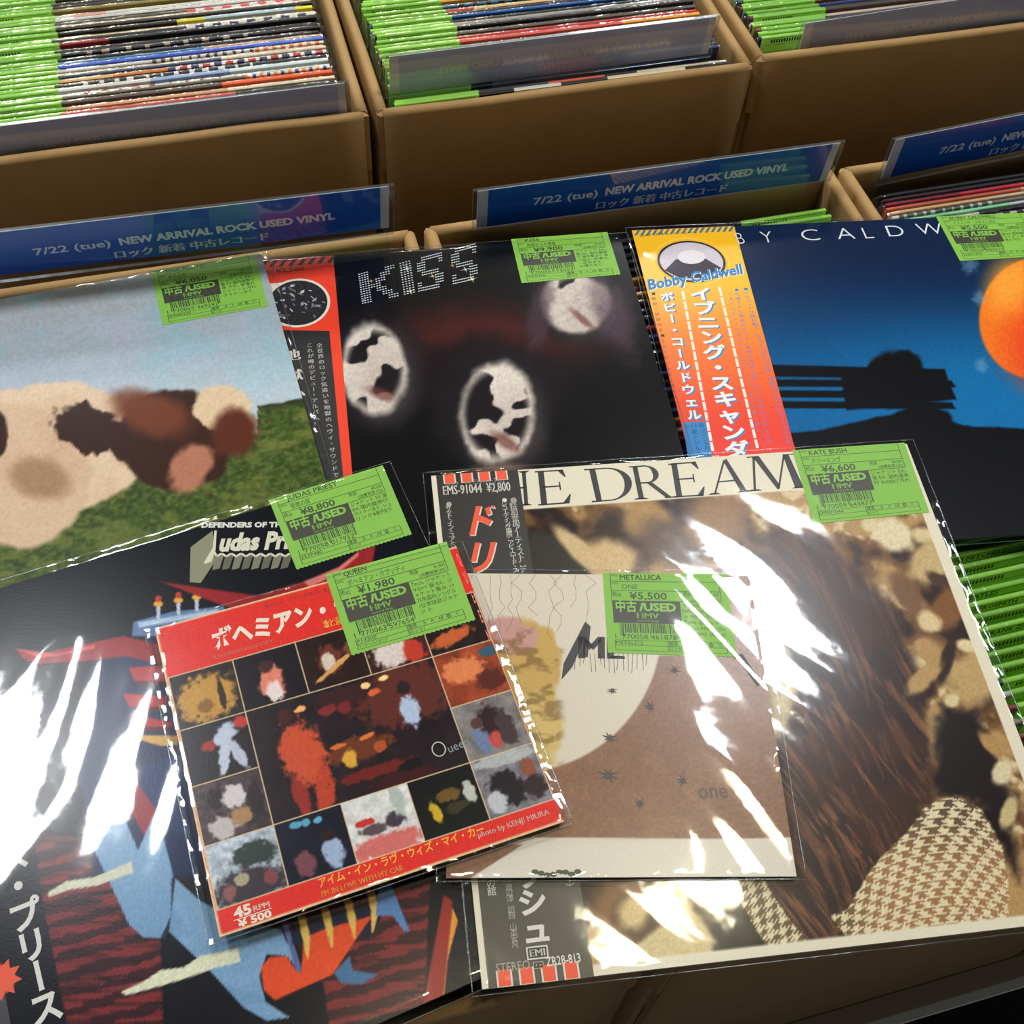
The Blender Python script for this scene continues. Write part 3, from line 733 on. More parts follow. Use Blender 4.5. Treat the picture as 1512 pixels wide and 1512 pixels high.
SER = {
 'H': [stroke(.2, 0, .2, 1, .13), stroke(.8, 0, .8, 1, .13), [(.2, .49), (.8, .49), (.8, .54), (.2, .54)], serif(.2, 0, .36, True), serif(.8, 0, .36, True), serif(.2, 1, .36, False), serif(.8, 1, .36, False)],
 'E': [stroke(.22, 0, .22, 1, .17), [(.05, 0), (.92, 0), (.9, .04), (.05, .04)], [(.05, .96), (.86, .96), (.86, 1), (.05, 1)], [(.22, .5), (.72, .5), (.72, .54), (.22, .54)], [(.92, 0), (1.0, .26), (.96, .26), (.74, .02)], [(.86, 1), (.92, .78), (.88, .78), (.7, .98)], [(.70, .40), (.74, .40), (.74, .64), (.70, .64)]],
 'D': [stroke(.2, 0, .2, 1, .13), [(.03, 0), (.45, 0), (.45, .04), (.03, .04)], [(.03, .96), (.45, .96), (.45, 1), (.03, 1)]]+bowl(.44, .5, .56, .5, .13, -math.pi/2, math.pi/2),
 'R': [stroke(.2, 0, .2, 1, .14), serif(.2, 0, .38, True), [(.03, .96), (.45, .96), (.45, 1), (.03, 1)], [(.2, .46), (.45, .46), (.45, .5), (.2, .5)], [(.42, .48), (.58, .48), (1.02, 0), (.86, 0)], [(.82, 0), (1.12, 0), (1.12, .03), (.82, .03)]]+bowl(.42, .73, .40, .27, .13, -math.pi/2, math.pi/2),
 'A': [[(.80, 0), (.96, 0), (.56, 1), (.47, .92)], [(.10, 0), (.15, 0), (.52, .95), (.47, .97)], [(.27, .33), (.72, .33), (.71, .37), (.27, .37)], serif(.12, 0, .30, True), serif(.88, 0, .36, True)],
 'M': [[(.10, 0), (.14, 0), (.22, 1), (.17, 1)], [(.17, 1), (.30, 1), (.56, .12), (.50, 0)], [(.50, 0), (.54, .02), (.82, 1), (.77, .96)], [(.80, 0), (.94, 0), (.89, 1), (.77, 1)], serif(.12, 0, .24, True), serif(.88, 0, .26, True), [(.06, .97), (.28, .97), (.28, 1), (.06, 1)], [(.78, .97), (1, .97), (1, 1), (.78, 1)]],
}
p = Print(.012)
INKB = hx(30, 28, 26)
for ch, qd in (('H', ((738, 698), (782, 695), (786, 746), (742, 749))), ('E', ((787, 696), (838, 693), (845, 743), (792, 747))), ('D', ((860, 693), (930, 688), (936, 737), (872, 742))),
               ('R', ((927, 689), (978, 685), (992, 735), (936, 738))), ('E', ((984, 685), (1034, 681), (1043, 732), (992, 735))), ('A', ((1042, 680), (1096, 675), (1106, 726), (1048, 731))), ('M', ((1098, 675), (1172, 670), (1192, 720), (1104, 726)))):
    q = [np.array(Kc(*z_)) for z_ in qd]
    for pts in SER[ch]:
        p.P([tuple(q[3]*(1-u)*(1-v)+q[2]*u*(1-v)+q[1]*u*v+q[0]*(1-u)*v) for u, v in pts], INKB)
p.build('lettering', M_INK, j)
b = MB(); b.box(-15.78, -H-.02, .007, -10.45, H+.03, .011, hx(46, 44, 38)); o = b.build('obi_strip', M_OBI, root)
p = Print(.013); OR = hx(236, 84, 44); W2 = hx(216, 212, 200); GY = hx(168, 164, 152)
for i in range(4):
    x0 = -15.25+i*1.13
    for ys in ((H-.72, H+.03), (-H-.02, -H+.80)):
        p.R(x0-.09, ys[0], x0+.62+.09, ys[1], W2); p.R(x0, ys[0]+.03, x0+.62, ys[1], OR, .0008)
p.text('ロック', Kc(659, 718), Kc(677, 717), .42, GY, res=1); p.text('ドリーミング ケイト・ブッシュ', Kc(688, 716), Kc(745, 712), .5, GY, .01)
p.text('EMS-91044  ¥2,800', Kc(655, 731), Kc(754, 724.5), 1.0, W2, .018, .001)
for dx, cl, dz in ((.07, W2, .001), (0, OR, .0016)):
    e = np.array([dx, -dx])
    p.vtext('ドリ', np.array(Kc(708, 741))+e, np.array(Kc(714, 850))+e, 2.1, 2.5, cl, .035, dz, skew=.28)
p.vtext('ーミング', Kc(714, 860), Kc(722, 1080), 2.1, 2.2, OR, .035, .001)
p.vtext('●サット・イン・ユア・ラップ', Kc(661, 742), Kc(671, 822), .42, .5, W2, 0, .001, dup=.015)
p.vtext('●特別参加アーティスト：デ', Kc(756, 735), Kc(773, 845), .48, .6, W2, 0, .001, dup=.015)
p.vtext('●レコーディング場所：アビーロード・ス', Kc(743, 736), Kc(762, 845), .42, .42, W2, 0, .001)
p.vtext('ブッシュ', Kc(772, 1232), Kc(795, 1394), 1.55, 1.5, W2, .035, .001)
p.vtext('の館', Kc(724, 1298), Kc(727, 1322), .5, .5, W2, 0, .001)
p.vtext('武、渡辺淳 訳詩 山本安見', Kc(749, 1290), Kc(761, 1398), .4, .42, GY, 0, .001, res=1)
p.vtext('ー）', Kc(840, 1294), Kc(843, 1316), .5, .5, W2, 0, .001)
ex, ey = Kc(793.5, 1406.5)
p.R(ex-.55, ey-.32, ex+.55, ey+.32, W2, .0005); p.R(ex-.48, ey-.25, ex+.48, ey+.25, hx(52, 50, 44), .001); p.text('EMI', (ex-.38, ey-.17), (ex+.38, ey-.17), .5, W2, .03, .002)
p.text('STEREO', Kc(733, 1436.5), Kc(783, 1430.5), .62, GY, .0, .001); p.text('ZR28-813', Kc(807, 1427), Kc(858, 1420), .62, W2, .015, .001)
sx, sy = Kc(795, 1425); p.R(sx-.27, sy-.17, sx+.27, sy+.17, GY, .0005); p.R(sx-.23, sy-.13, sx+.23, sy+.13, hx(52, 50, 44), .001); p.ellipse(sx-.1, sy, .05, .05, GY, .0145, 8); p.ellipse(sx+.1, sy, .05, .05, GY, .0145, 8)
p.build('lettering', M_INK, o)
price_tag(root, [(8.1, 15.85), (15.95, 15.85), (15.84, 10.2), (8.0, 9.96)], 'KATE BUSH', 'ドリーミング', '¥6,600', '¥6,000', '1770059643877', 'EMS91044', 'ロック',
          ['ジャケット EX-,', '盤 EX- 国内盤帯', '付 INSERT汚れ'])

# ---- record J: dark sleeve with blue metal shapes
root, j = record('J', 'dark record with steel blue plates, red stripes and angular silver title, 8,800 yen', (-15.9, -15.75, 15.6, 15.75), .3, (.5, .7, .5, .55), 43, .085, -.5, (28, 28, 32))
Jc = lambda x, y: at('J', x, y)
a = Art('J', -15.9, -15.75, 15.6, 15.75, 380)
a.fill((10, 12, 20)); a.mix(a.n(120, 90, 3)*.25, (30, 36, 50))
A7 = lambda pts: [(x*.4233, 660+y*.4233) for x, y in pts]
A8 = lambda pts: [(x*.4233, 1060+y*.4233) for x, y in pts]
stp = .5+.5*np.sin((a.py+.27*a.px)/4.3+a.n(50, 8, 7)*5)
def stripes(pts):
    m_ = a.pmask(A8(pts), 2); a.mix(m_, (58, 26, 32)); a.mix(m_*sstep(.45, .7, stp)*.85, (136, 46, 50)); a.mix(m_*sstep(.5, .7, a.n(60, 6, 61))*.5, (34, 18, 24))
stripes([(110, 380), (340, 440), (560, 760), (570, 1090), (240, 1090), (160, 700)])
stripes([(980, 700), (1500, 560), (1480, 1000), (1150, 1090), (1130, 930)])
a.poly(A7([(640, 640), (330, 740), (250, 1000), (330, 1500), (700, 1500)]), (24, 40, 78), 6, 20, 3)
a.poly(A7([(50, 700), (130, 722), (330, 680), (430, 660), (560, 690), (560, 760), (440, 730), (300, 748), (130, 757), (80, 740)]), (152, 40, 42), 1.5); a.poly(A7([(60, 705), (200, 722), (330, 690), (330, 704), (140, 738)]), (206, 90, 84), 1.5)
for i, (x_, y_) in enumerate(((450, 770), (430, 860), (450, 930))):
    a.poly(A7([(x_, y_), (x_+150, y_-10+20*i), (x_+150, y_+50), (x_+20, y_+50)]), (178, 50, 54), 1.2); a.poly(A7([(x_+20, y_+46), (x_+150, y_+46), (x_+150, y_+62), (x_+40, y_+62)]), (92, 24, 32), 1.2)
a.poly(A7([(465, 610), (600, 575), (780, 555), (800, 600), (560, 660), (460, 660)]), (96, 124, 166), 1.5); a.poly(A7([(480, 612), (760, 566), (766, 580), (486, 630)]), (178, 200, 224), 1.5)
for x_ in (552, 622, 686): a.poly(A7([(x_-5, 600-.5*(x_-552)*.4), (x_-8, 530-.18*(x_-552)), (x_+8, 530-.18*(x_-552)), (x_+6, 600-.2*(x_-552))]), (190, 196, 210), 1); a.ell(x_*.4233, 660+(548-.18*(x_-552))*.4233, 7, 4, (226, 170, 60), 0, .2); a.ell(x_*.4233, 660+(530-.18*(x_-552))*.4233, 4.5, 5, (196, 60, 44), 0, .2)
a.poly(A7([(560, 470), (900, 520), (1020, 480), (1180, 440), (1250, 360), (1310, 345), (1300, 400), (1200, 470), (1140, 560), (900, 600)]), (150, 36, 38), 2); a.poly(A7([(1060, 470), (1180, 420), (1250, 366), (1250, 380), (1180, 440), (1080, 490)]), (216, 120, 110), 2)
a.poly(A8([(445, 60), (620, 62), (620, 95), (560, 98), (500, 80), (450, 78)]), (212, 166, 84), 1.2)
a.poly(A8([(380, 210), (640, 120), (660, 420), (580, 380), (520, 300)]), (28, 52, 96), 3)
a.poly(A8([(400, 230), (470, 215), (585, 375), (520, 440), (440, 300)]), (150, 46, 52), 2)
bl = [(360, 200), (420, 320), (482, 462), (537, 335), (575, 430), (605, 560), (604, 690), (560, 768), (500, 765), (450, 720), (395, 600), (300, 400), (330, 250)]
a.poly(A8(bl), (142, 176, 206), 1.2); a.mix(a.pmask(A8(bl))*sstep(1150, 1400, a.py)*.6, (96, 138, 178)); a.poly(A8([(598, 560), (606, 560), (607, 692), (575, 770), (560, 770), (596, 690)]), (30, 48, 74), 1)
b2 = [(612, 560), (700, 640), (820, 700), (980, 740), (1056, 895), (1000, 830), (930, 825), (905, 900), (925, 990), (1010, 1045), (930, 1056), (850, 1010), (740, 890), (590, 745)]
a.poly(A8(b2), (126, 164, 198), 1.2); a.mix(a.pmask(A8(b2))*sstep(.45, .7, a.n(60, 40, 9))*.4, (92, 130, 170)); a.poly(A8([(980, 700), (1000, 700), (1056, 895), (1036, 900)]), (88, 104, 150), 1)
a.poly(A8([(1010, 700), (1320, 640), (1330, 700), (1290, 760), (1020, 790)]), (18, 26, 52), 1.5)
a.poly(A8([(910, 870), (940, 835), (1000, 830), (1030, 880), (1050, 890), (1060, 770), (1120, 740), (1300, 690), (1250, 760), (1160, 895), (1060, 940), (960, 985), (920, 950)]), (222, 78, 40), 1.5)
for x0, y0, x1, y1 in ((1052, 690, 1075, 840), (1132, 660, 1160, 802), (1212, 630, 1238, 770), (1292, 600, 1300, 748)):
    a.poly(A8([(x0-14, y0), (x0+14, y0), (x0+30, (y0+y1)/2), (x1+2, y1), (x1-4, y1), (x0+2, (y0+y1)/2)]), (222, 184, 92), 1.2)
a.poly(A8([(1320, 590), (1360, 570), (1430, 745), (1410, 745), (1370, 690), (1310, 690)]), (90, 130, 180), 1.2)
a.poly(A8([(1165, 890), (1220, 830), (1230, 880), (1320, 895), (1260, 930), (1190, 925)]), (66, 110, 150), 1.2)
a.poly(A8([(165, 610), (230, 570), (330, 555), (460, 500), (465, 540), (340, 585), (240, 600), (170, 625)]), (206, 206, 182), 1.2)
a.poly(A8([(420, 955), (500, 920), (560, 880), (640, 870), (700, 830), (780, 815), (830, 800), (840, 850), (740, 875), (660, 905), (560, 935), (440, 968)]), (222, 222, 192), 1.2)
a.ell(0, 1445, 20, 22, (226, 84, 44), 0, .1, .6, 8, ws=8)
a.poly([(620, 1510), (655, 1322), (668, 1330), (664, 1400), (650, 1512)], (150, 46, 40), 1.5); a.poly([(650, 1512), (668, 1340), (676, 1360), (660, 1420), (656, 1470)], (226, 150, 60), 1.2)
a.c *= (0.92+.16*a.n(2.5, seed=74, o=2))[..., None]
a.build('cover_print', M_JACKET, j)
p = Print(.012)
SV = hx(206, 204, 180); OL = hx(112, 112, 88)
jc2 = lambda x, y: Jc(x*.4233, 660+y*.4233)
p.text('DEFENDERS OF THE', jc2(702, 281), jc2(1000, 279), .52, hx(208, 208, 200), .05)
p.P([jc2(665, 350), jc2(742, 292), jc2(750, 400), jc2(700, 475), jc2(662, 472)], hx(128, 128, 98))
for i in range(8):
    x_ = 752+i*34
    p.P([jc2(x_, 380), jc2(x_+30, 375), jc2(x_+14, 424-i*.5), jc2(x_-12, 430-i*.5)], hx(84, 84, 68) if i % 2 else OL, .0004)
p.P([jc2(710, 405), jc2(742, 352), jc2(748, 292), jc2(756, 292), jc2(752, 360), jc2(738, 400), jc2(716, 408)], SV, .001)
zz = [(745, 362)]+[(756+i*17, 382 if i % 2 == 0 else 372) for i in range(16)]
for q0_, q1_ in zip(zz, zz[1:]): p.L(jc2(*q0_), jc2(*q1_), .14, SV, .0012)
p.text('udas Pri', jc2(762, 362), jc2(1005, 352), 1.75, SV, .05, .0016, skew=.15)
p.build('lettering', M_INK, j)
x1o = -12.3
b = MB(); b.box(-15.93, -15.78, .007, x1o, 15.78, .011, hx(40, 40, 44)); o = b.build('obi_strip', M_OBI, root)
p = Print(.013)
p.vtext('ジューダス・プリースト', Jc(-22, 1090), Jc(84, 1560), 1.6, 1.75, hx(212, 210, 204), .03)
sx, sy = Jc(2, 1447); pts = [(sx+(1.0 if i % 2 else .62)*math.cos(i*math.pi/9), sy+(1.0 if i % 2 else .62)*math.sin(i*math.pi/9)) for i in range(18)]
p.P(pts, hx(226, 78, 40), -.0004)
p.build('lettering', M_INK, o)
price_tag(root, [(8.09, 16.15), (15.75, 16.15), (15.6, 10.45), (8.13, 10.6)], 'JUDAS PRIEST', '背徳の掟', '¥8,800', '¥8,000', '1770058017952', '253P480', 'ロック',
          ['ジャケット EX 盤', 'EX 国内盤帯付,', 'ライナーあり. シュ', 'リンク8割残り'])

# ---- record M: small cream and brown sleeve
root, j = record('M', 'small cream and brown record with black brush letters, 5,500 yen ticket', (-9.22, -9.22, 9.22, 9.22), .13, (.5, .45, .2, .25), 53, .17, .55, (220, 212, 190), 100, (-1, 5))
Mc = lambda x, y: at('M', x, y)
a = Art('M', -9.22, -9.22, 9.22, 9.22, 260)
a.fill((216, 206, 186)); a.mix(a.n(90, 60, 2)*.25, (198, 190, 172))
BR = (138, 102, 80)
a.poly([(640, 1310), (660, 1200), (760, 1150), (815, 1140), (1200, 1140), (1200, 1235.5), (790, 1236), (696, 1296), (670, 1310)], BR, 1.5)
a.poly([(958, 968), (1075, 940), (1070, 840), (1140, 840), (1190, 1240), (780, 1236), (800, 1145)], BR, 1.5)
a.ell(765, 925, 212, 215, (214, 204, 184), 0, .012)
a.poly([(640, 830), (1070, 830), (1070, 968), (958, 968), (880, 900), (640, 1000)], (214, 204, 184), 1.5)
a.mix(sstep(.45, .75, a.n(30, 30, 6))*.25*(a.c[..., 2] < 130), (164, 124, 96))
a.c = np.where((a.c[..., 2] < 140)[..., None], a.c*(.9+.2*a.n(3, seed=9, o=2))[..., None], a.c)
a.ell(768, 1010, 56, 92, (196, 162, 92), .12, .08, .45, 5, ws=26); a.ell(752, 938, 44, 26, (196, 150, 140), .2, .15, .4, 8, ws=16); a.ell(790, 1080, 40, 60, (206, 178, 110), .1, .15, .5, 15, ws=20)
a.mix(a.pmask([(700, 920), (830, 930), (830, 1150), (720, 1150)], 8)*sstep(.55, .72, a.n(22, 14, 33))*.6, (116, 88, 48))
a.poly([(640, 1250), (1200, 1235.5), (1200, 1310), (696, 1296), (790, 1236.5)], (216, 208, 192), 1.2)
a.build('cover_print', M_JACKET, j)
p = Print(.012); K2 = hx(44, 38, 36)
r = random.Random(4)
for x_ in (700, 722, 738, 756, 768, 792, 812, 830, 848, 866):
    pts = [Mc(x_+r.uniform(-3, 3)+r.uniform(-14, 14)*(i % 3 == 1), 849+i*12) for i in range(r.randint(5, 12))]
    for q0_, q1_ in zip(pts, pts[1:]): p.L(q0_, q1_, .022, hx(110, 90, 78))
for cx, cy, s_ in ((900, 1090, .5), (898, 1145, .62), (996, 990, .4), (960, 1044, .45), (1008, 1153, .45), (945, 1187, .4), (904, 1020, .35)):
    X_, Y_ = Mc(cx, cy)
    pts = [(X_+s_*(1.0*r.uniform(.6, 1.2) if i % 2 else .32)*math.cos(i*math.pi/8), Y_+s_*(r.uniform(.5, 1.1) if i % 2 else .34)*math.sin(i*math.pi/8)) for i in range(16)]
    p.P(pts, hx(66, 58, 52))
p.P([Mc(829, 1004), Mc(832, 980), Mc(864, 918), Mc(862, 945), Mc(845, 985)], K2); p.P([Mc(864, 918), Mc(872, 925), Mc(868, 970), Mc(860, 972)], K2)
p.text('ME', Mc(856, 972), Mc(920, 973), 2.1, K2, .06, skew=.05)
p.P([Mc(1086, 968), Mc(1096, 965), Mc(1124, 1008), Mc(1118, 1014)], hx(58, 48, 44)); p.P([Mc(1080, 958), Mc(1090, 968), Mc(1084, 974)], hx(58, 48, 44))
for i in range(16):
    x_ = 850+i*7; p.L(Mc(x_, 965), Mc(x_+r.uniform(-3, 3), 985+r.uniform(-6, 10)), .03, K2)
p.text('one', Mc(1032, 1180), Mc(1076, 1178), 1.3, hx(96, 74, 62), .02)
for cx in range(790, 860, 9): p.ellipse(*Mc(cx, 1289+r.uniform(-4, 3)), .2, .14, hx(70, 74, 56), .0124, 7)
p.build('lettering', M_INK, j)
price_tag(root, [(.12, 9.33), (7.75, 9.33), (7.7, 3.66), (.08, 3.9)], 'METALLICA', 'ONE', '¥5,500', '¥5,000', '1770058461878', 'METAL512', 'ロック/メタル',
          ['ORIGINAL', 'NAL, 12inch, 塩ビ', 'or Whom The Bell', 'Tolls (Live).We', 'lcome Home (Sa', 'tarium) (Live)'])

# ---- record Q: small red sleeve with a grid of little pictures
root, j = record('Q', 'small red record with a grid of stage pictures, 1,980 yen ticket', (-9.18, -9.18, 9.18, 9.18), .14, (.6, .45, .25, .25), 63, .095, 1.3, (216, 186, 140), 90)
Qc = lambda x, y: at('Q', x, y)
a = Art('Q', -9.18, -9.18, 9.18, 9.18, 330)
REDQ = (220, 50, 42)
a.fill(REDQ)
a.mix(np.clip(sstep(-9.0, -9.12, a.X)+sstep(-9.0, -9.12, a.Y)+sstep(9.02, 9.12, a.Y), 0, 1), (228, 196, 150))
GX0, GX1, GY0, GY1 = -9.0, 9.12, -7.86, 5.8
cw, ch_ = (GX1-GX0)/5, (GY1-GY0)/4
def cell(c0, r0, c1, r1, bgc, blobs, seed, nz=.5, spot=14):
    x0, x1 = GX0+c0*cw, GX0+c1*cw; yt, yb = GY1-r0*ch_, GY1-r1*ch_
    m_ = ((a.X > x0+.04) & (a.X < x1-.04) & (a.Y < yt-.04) & (a.Y > yb+.04)).astype(float)
    keep = a.c.copy()
    a.fill(bgc); a.c = a.c*(1-nz/2+nz*a.n(spot, seed=seed))[..., None]
    for (u, v, ru, rv, col, rot) in blobs:
        X_, Y_ = x0+u*(x1-x0), yt-v*(yt-yb); U_, V_ = (a.X-X_)*math.cos(rot)+(a.Y-Y_)*math.sin(rot), -(a.X-X_)*math.sin(rot)+(a.Y-Y_)*math.cos(rot)
        rr = np.hypot(U_/(ru*cw), V_/(rv*ch_))+(a.n(7, seed=seed+int(u*50))-.5)*.75
        a.mix((1-sstep(.75, 1.15, rr)), col)
    a.c = keep*(1-m_[..., None])+a.c*m_[..., None]
gy = a.Y*0
mg_ = ((a.X > GX0-.02) & (a.X < GX1+.02) & (a.Y < GY1+.02) & (a.Y > GY0-.02))
a.c[mg_] = (214, 190, 150)
cell(0, 0, 1, 1, (40, 32, 30), [(.5, .55, .46, .44, (190, 142, 62), 0), (.45, .7, .14, .12, (140, 92, 40), 0), (.72, .55, .05, .3, (50, 36, 28), 0)], 1)
cell(1, 0, 2, 1, (30, 24, 30), [(.5, .62, .2, .34, (222, 130, 108), 0), (.48, .3, .13, .13, (70, 40, 36), 0), (.5, .8, .12, .2, (230, 214, 210), 0)], 2)
cell(2, 0, 3, 1, (42, 26, 24), [(.45, .5, .2, .3, (110, 52, 40), 0), (.42, .55, .1, .18, (210, 196, 180), 0), (.5, .66, .4, .05, (214, 160, 90), .5), (.85, .4, .2, .12, (120, 70, 50), 0)], 3)
cell(3, 0, 4, 1, (60, 34, 30), [(.4, .7, .3, .3, (216, 202, 194), 0), (.75, .8, .2, .25, (190, 60, 44), 0)], 4)
cell(4, 0, 5, 1, (36, 26, 24), [(.4, .75, .4, .14, (196, 96, 50), .2), (.7, .3, .2, .2, (60, 40, 40), 0)], 5)
cell(0, 1, 1, 2, (34, 28, 34), [(.62, .3, .24, .16, (186, 196, 216), .6), (.55, .66, .09, .3, (190, 196, 214), -.3), (.75, .66, .09, .3, (186, 190, 206), .3), (.9, .15, .12, .12, (190, 56, 46), 0), (.35, .4, .1, .1, (160, 50, 44), 0)], 6)
cell(0, 2, 1, 3, (70, 56, 58), [(.3, .3, .12, .2, (36, 26, 30), 0), (.55, .35, .2, .2, (206, 200, 202), 0), (.6, .7, .16, .16, (170, 130, 90), 0), (.3, .8, .2, .2, (190, 180, 180), 0), (.85, .5, .12, .3, (50, 40, 46), 0)], 7, 1.0, 9)
cell(0, 3, 1, 4, (176, 186, 196), [(.65, .35, .35, .2, (52, 62, 60), 0), (.5, .8, .6, .28, (62, 54, 62), 0), (.4, .66, .1, .1, (170, 160, 130), 0), (.8, .76, .1, .12, (130, 70, 70), 0), (.2, .8, .1, .12, (140, 90, 90), 0)], 8, .6, 8)
cell(1, 3, 2, 4, (22, 24, 40), [(.3, .1, .09, .06, (90, 160, 190), 0), (.45, .12, .07, .06, (90, 160, 190), 0), (.62, .14, .07, .06, (100, 170, 200), 0), (.72, .7, .16, .26, (160, 176, 206), 0), (.3, .75, .15, .2, (120, 70, 80), 0), (.7, .42, .12, .1, (44, 26, 30), 0)], 9)
cell(2, 3, 3, 4, (212, 212, 208), [(.5, .85, .6, .2, (206, 110, 104), 0), (.35, .56, .22, .09, (90, 76, 80), 0), (.7, .5, .16, .12, (70, 60, 70), 0), (.25, .42, .14, .06, (196, 50, 48), 0), (.8, .2, .1, .3, (176, 184, 176), 0)], 10, .3, 10)
cell(3, 3, 4, 4, (20, 22, 22), [(.28, .6, .07, .22, (206, 170, 44), .2), (.55, .4, .2, .12, (110, 84, 40), 0), (.85, .45, .09, .2, (190, 190, 180), 0), (.6, .62, .2, .1, (60, 56, 40), 0)], 11)
cell(4, 3, 5, 4, (120, 116, 122), [(.4, .6, .26, .34, (38, 32, 36), .3), (.2, .75, .14, .2, (190, 190, 196), 0), (.8, .4, .12, .2, (140, 80, 60), 0), (.8, .7, .2, .2, (50, 40, 44), 0), (.5, .1, .5, .12, (176, 178, 176), 0)], 12, .6, 12)
cell(4, 1, 5, 2, (150, 66, 40), [(.4, .4, .35, .25, (222, 130, 80), 0), (.75, .7, .25, .2, (90, 40, 30), 0), (.9, .2, .2, .1, (60, 90, 110), 0)], 13, .6, 24)
cell(4, 2, 5, 3, (128, 122, 120), [(.3, .66, .14, .3, (110, 126, 160), 0), (.52, .4, .18, .3, (50, 34, 36), 0), (.7, .6, .16, .34, (70, 56, 58), 0), (.5, .75, .1, .16, (190, 80, 70), 0), (.3, .4, .1, .1, (90, 60, 50), 0)], 14, .5, 12)
cell(1, 1, 4, 3, (38, 28, 32), [(.8, .25, .8, .6, (96, 46, 38), 0), (.5, .12, .5, .2, (60, 32, 34), 0), (.5, .60, .5, .22, (110, 56, 34), 0), (.22, .50, .34, .62, (200, 80, 50), .1), (.185, .14, .11, .13, (70, 34, 30), 0), (.28, .86, .15, .42, (186, 66, 44), -.25), (.16, .85, .12, .36, (150, 48, 38), .1),
     (.44, .66, .12, .15, (218, 164, 62), 0), (.55, .52, .13, .05, (220, 120, 54), .2), (.40, .53, .12, .045, (214, 110, 50), 0), (.60, .64, .10, .10, (176, 84, 44), 0), (.53, .83, .62, .11, (112, 36, 32), 0), (.66, .95, .5, .14, (62, 26, 28), 0),
     (.80, .42, .16, .30, (176, 192, 218), 0), (.80, .20, .11, .12, (46, 32, 34), 0), (.86, .60, .18, .14, (30, 24, 28), 0), (.40, .2, .15, .10, (130, 44, 44), 0), (.48, .22, .12, .12, (120, 40, 40), 0), (.27, .12, .10, .06, (250, 176, 110), 0), (.62, .08, .08, .06, (255, 210, 140), 0), (.72, .06, .09, .05, (255, 220, 150), 0), (.65, .16, .12, .06, (220, 100, 50), 0), (.72, .86, .2, .1, (26, 22, 28), 0)], 15, .5, 20)
a.c *= (0.93+.14*a.n(2.5, seed=75, o=2))[..., None]
a.build('cover_print', M_JACKET, j)
p = Print(.012); WQ = hx(226, 216, 196); YQ = hx(240, 176, 40)
p.text('ボヘミアン・ラプソディ', (-6.35, 6.75), (6.6, 6.75), 1.55, WQ, .045, skew=.12)
p.text('BOHEMIAN RHAPSODY', (-6.35, 6.12), (-2.9, 6.15), .36, hx(220, 130, 110), .01, res=1)
p.text('全ロック・ファンが待ちに待ったクイーン最大の', (-2.9, 8.5), (3.5, 8.5), .36, hx(120, 24, 30), 0, res=1)
p.text('歌と演奏：クイーン', (.1, 6.15), (3.2, 6.15), .6, YQ, 0, dup=.02)
p.text('アイム・イン・ラヴ・ウィズ・マイ・カー', (-3.9, -8.38), (5.0, -8.38), .58, YQ, .015)
p.text("I'M IN LOVE WITH MY CAR", (-3.9, -8.9), (.4, -8.9), .42, YQ, .01)
p.text('photo by KENJI MIURA', (4.6, -8.55), (8.6, -8.55), .42, WQ, .01)
p.text('45', (-8.3, -8.52), (-7.4, -8.52), .72, WQ, .04); p.text('RPM', (-7.3, -8.5), (-6.5, -8.5), .42, WQ, .03)
p.R(-8.35, -8.63, -6.45, -8.59, WQ); p.text('¥ 500', (-8.2, -9.02), (-6.5, -9.02), .5, WQ, .04)
cx, cy = GX0+3.62*cw, GY1-2.62*ch_
for an in range(20):
    t0, t1 = an*.314, an*.314+.314
    p.L((cx+.36*math.cos(t0), cy+.42*math.sin(t0)), (cx+.36*math.cos(t1), cy+.42*math.sin(t1)), .06, hx(190, 190, 180))
p.text('ueen', (cx+.5, cy-.4), (cx+1.7, cy-.3), .75, hx(130, 140, 140), .0)
p.vtext('QUEEN', (9.0, 9.0), (9.0, 2.0), .2, 1.2, hx(236, 120, 100), .03)
p.build('lettering', M_INK, j)
price_tag(root, [(1.05, 9.66), (8.71, 9.7), (8.64, 3.95), (1.12, 3.95)], 'QUEEN', 'ボヘミアン・ラプソディ', '¥1,980', '¥1,800', '1770063597654', 'P1430E', 'ロック/',
          ['7inch, ジャケット', 'VG++ 盤 EX-, ジ', 'ャケット傷み, 19', '75年国内シングル', '/日本独自ジャケ', 'ット'], 'ワーナーパイオニア')

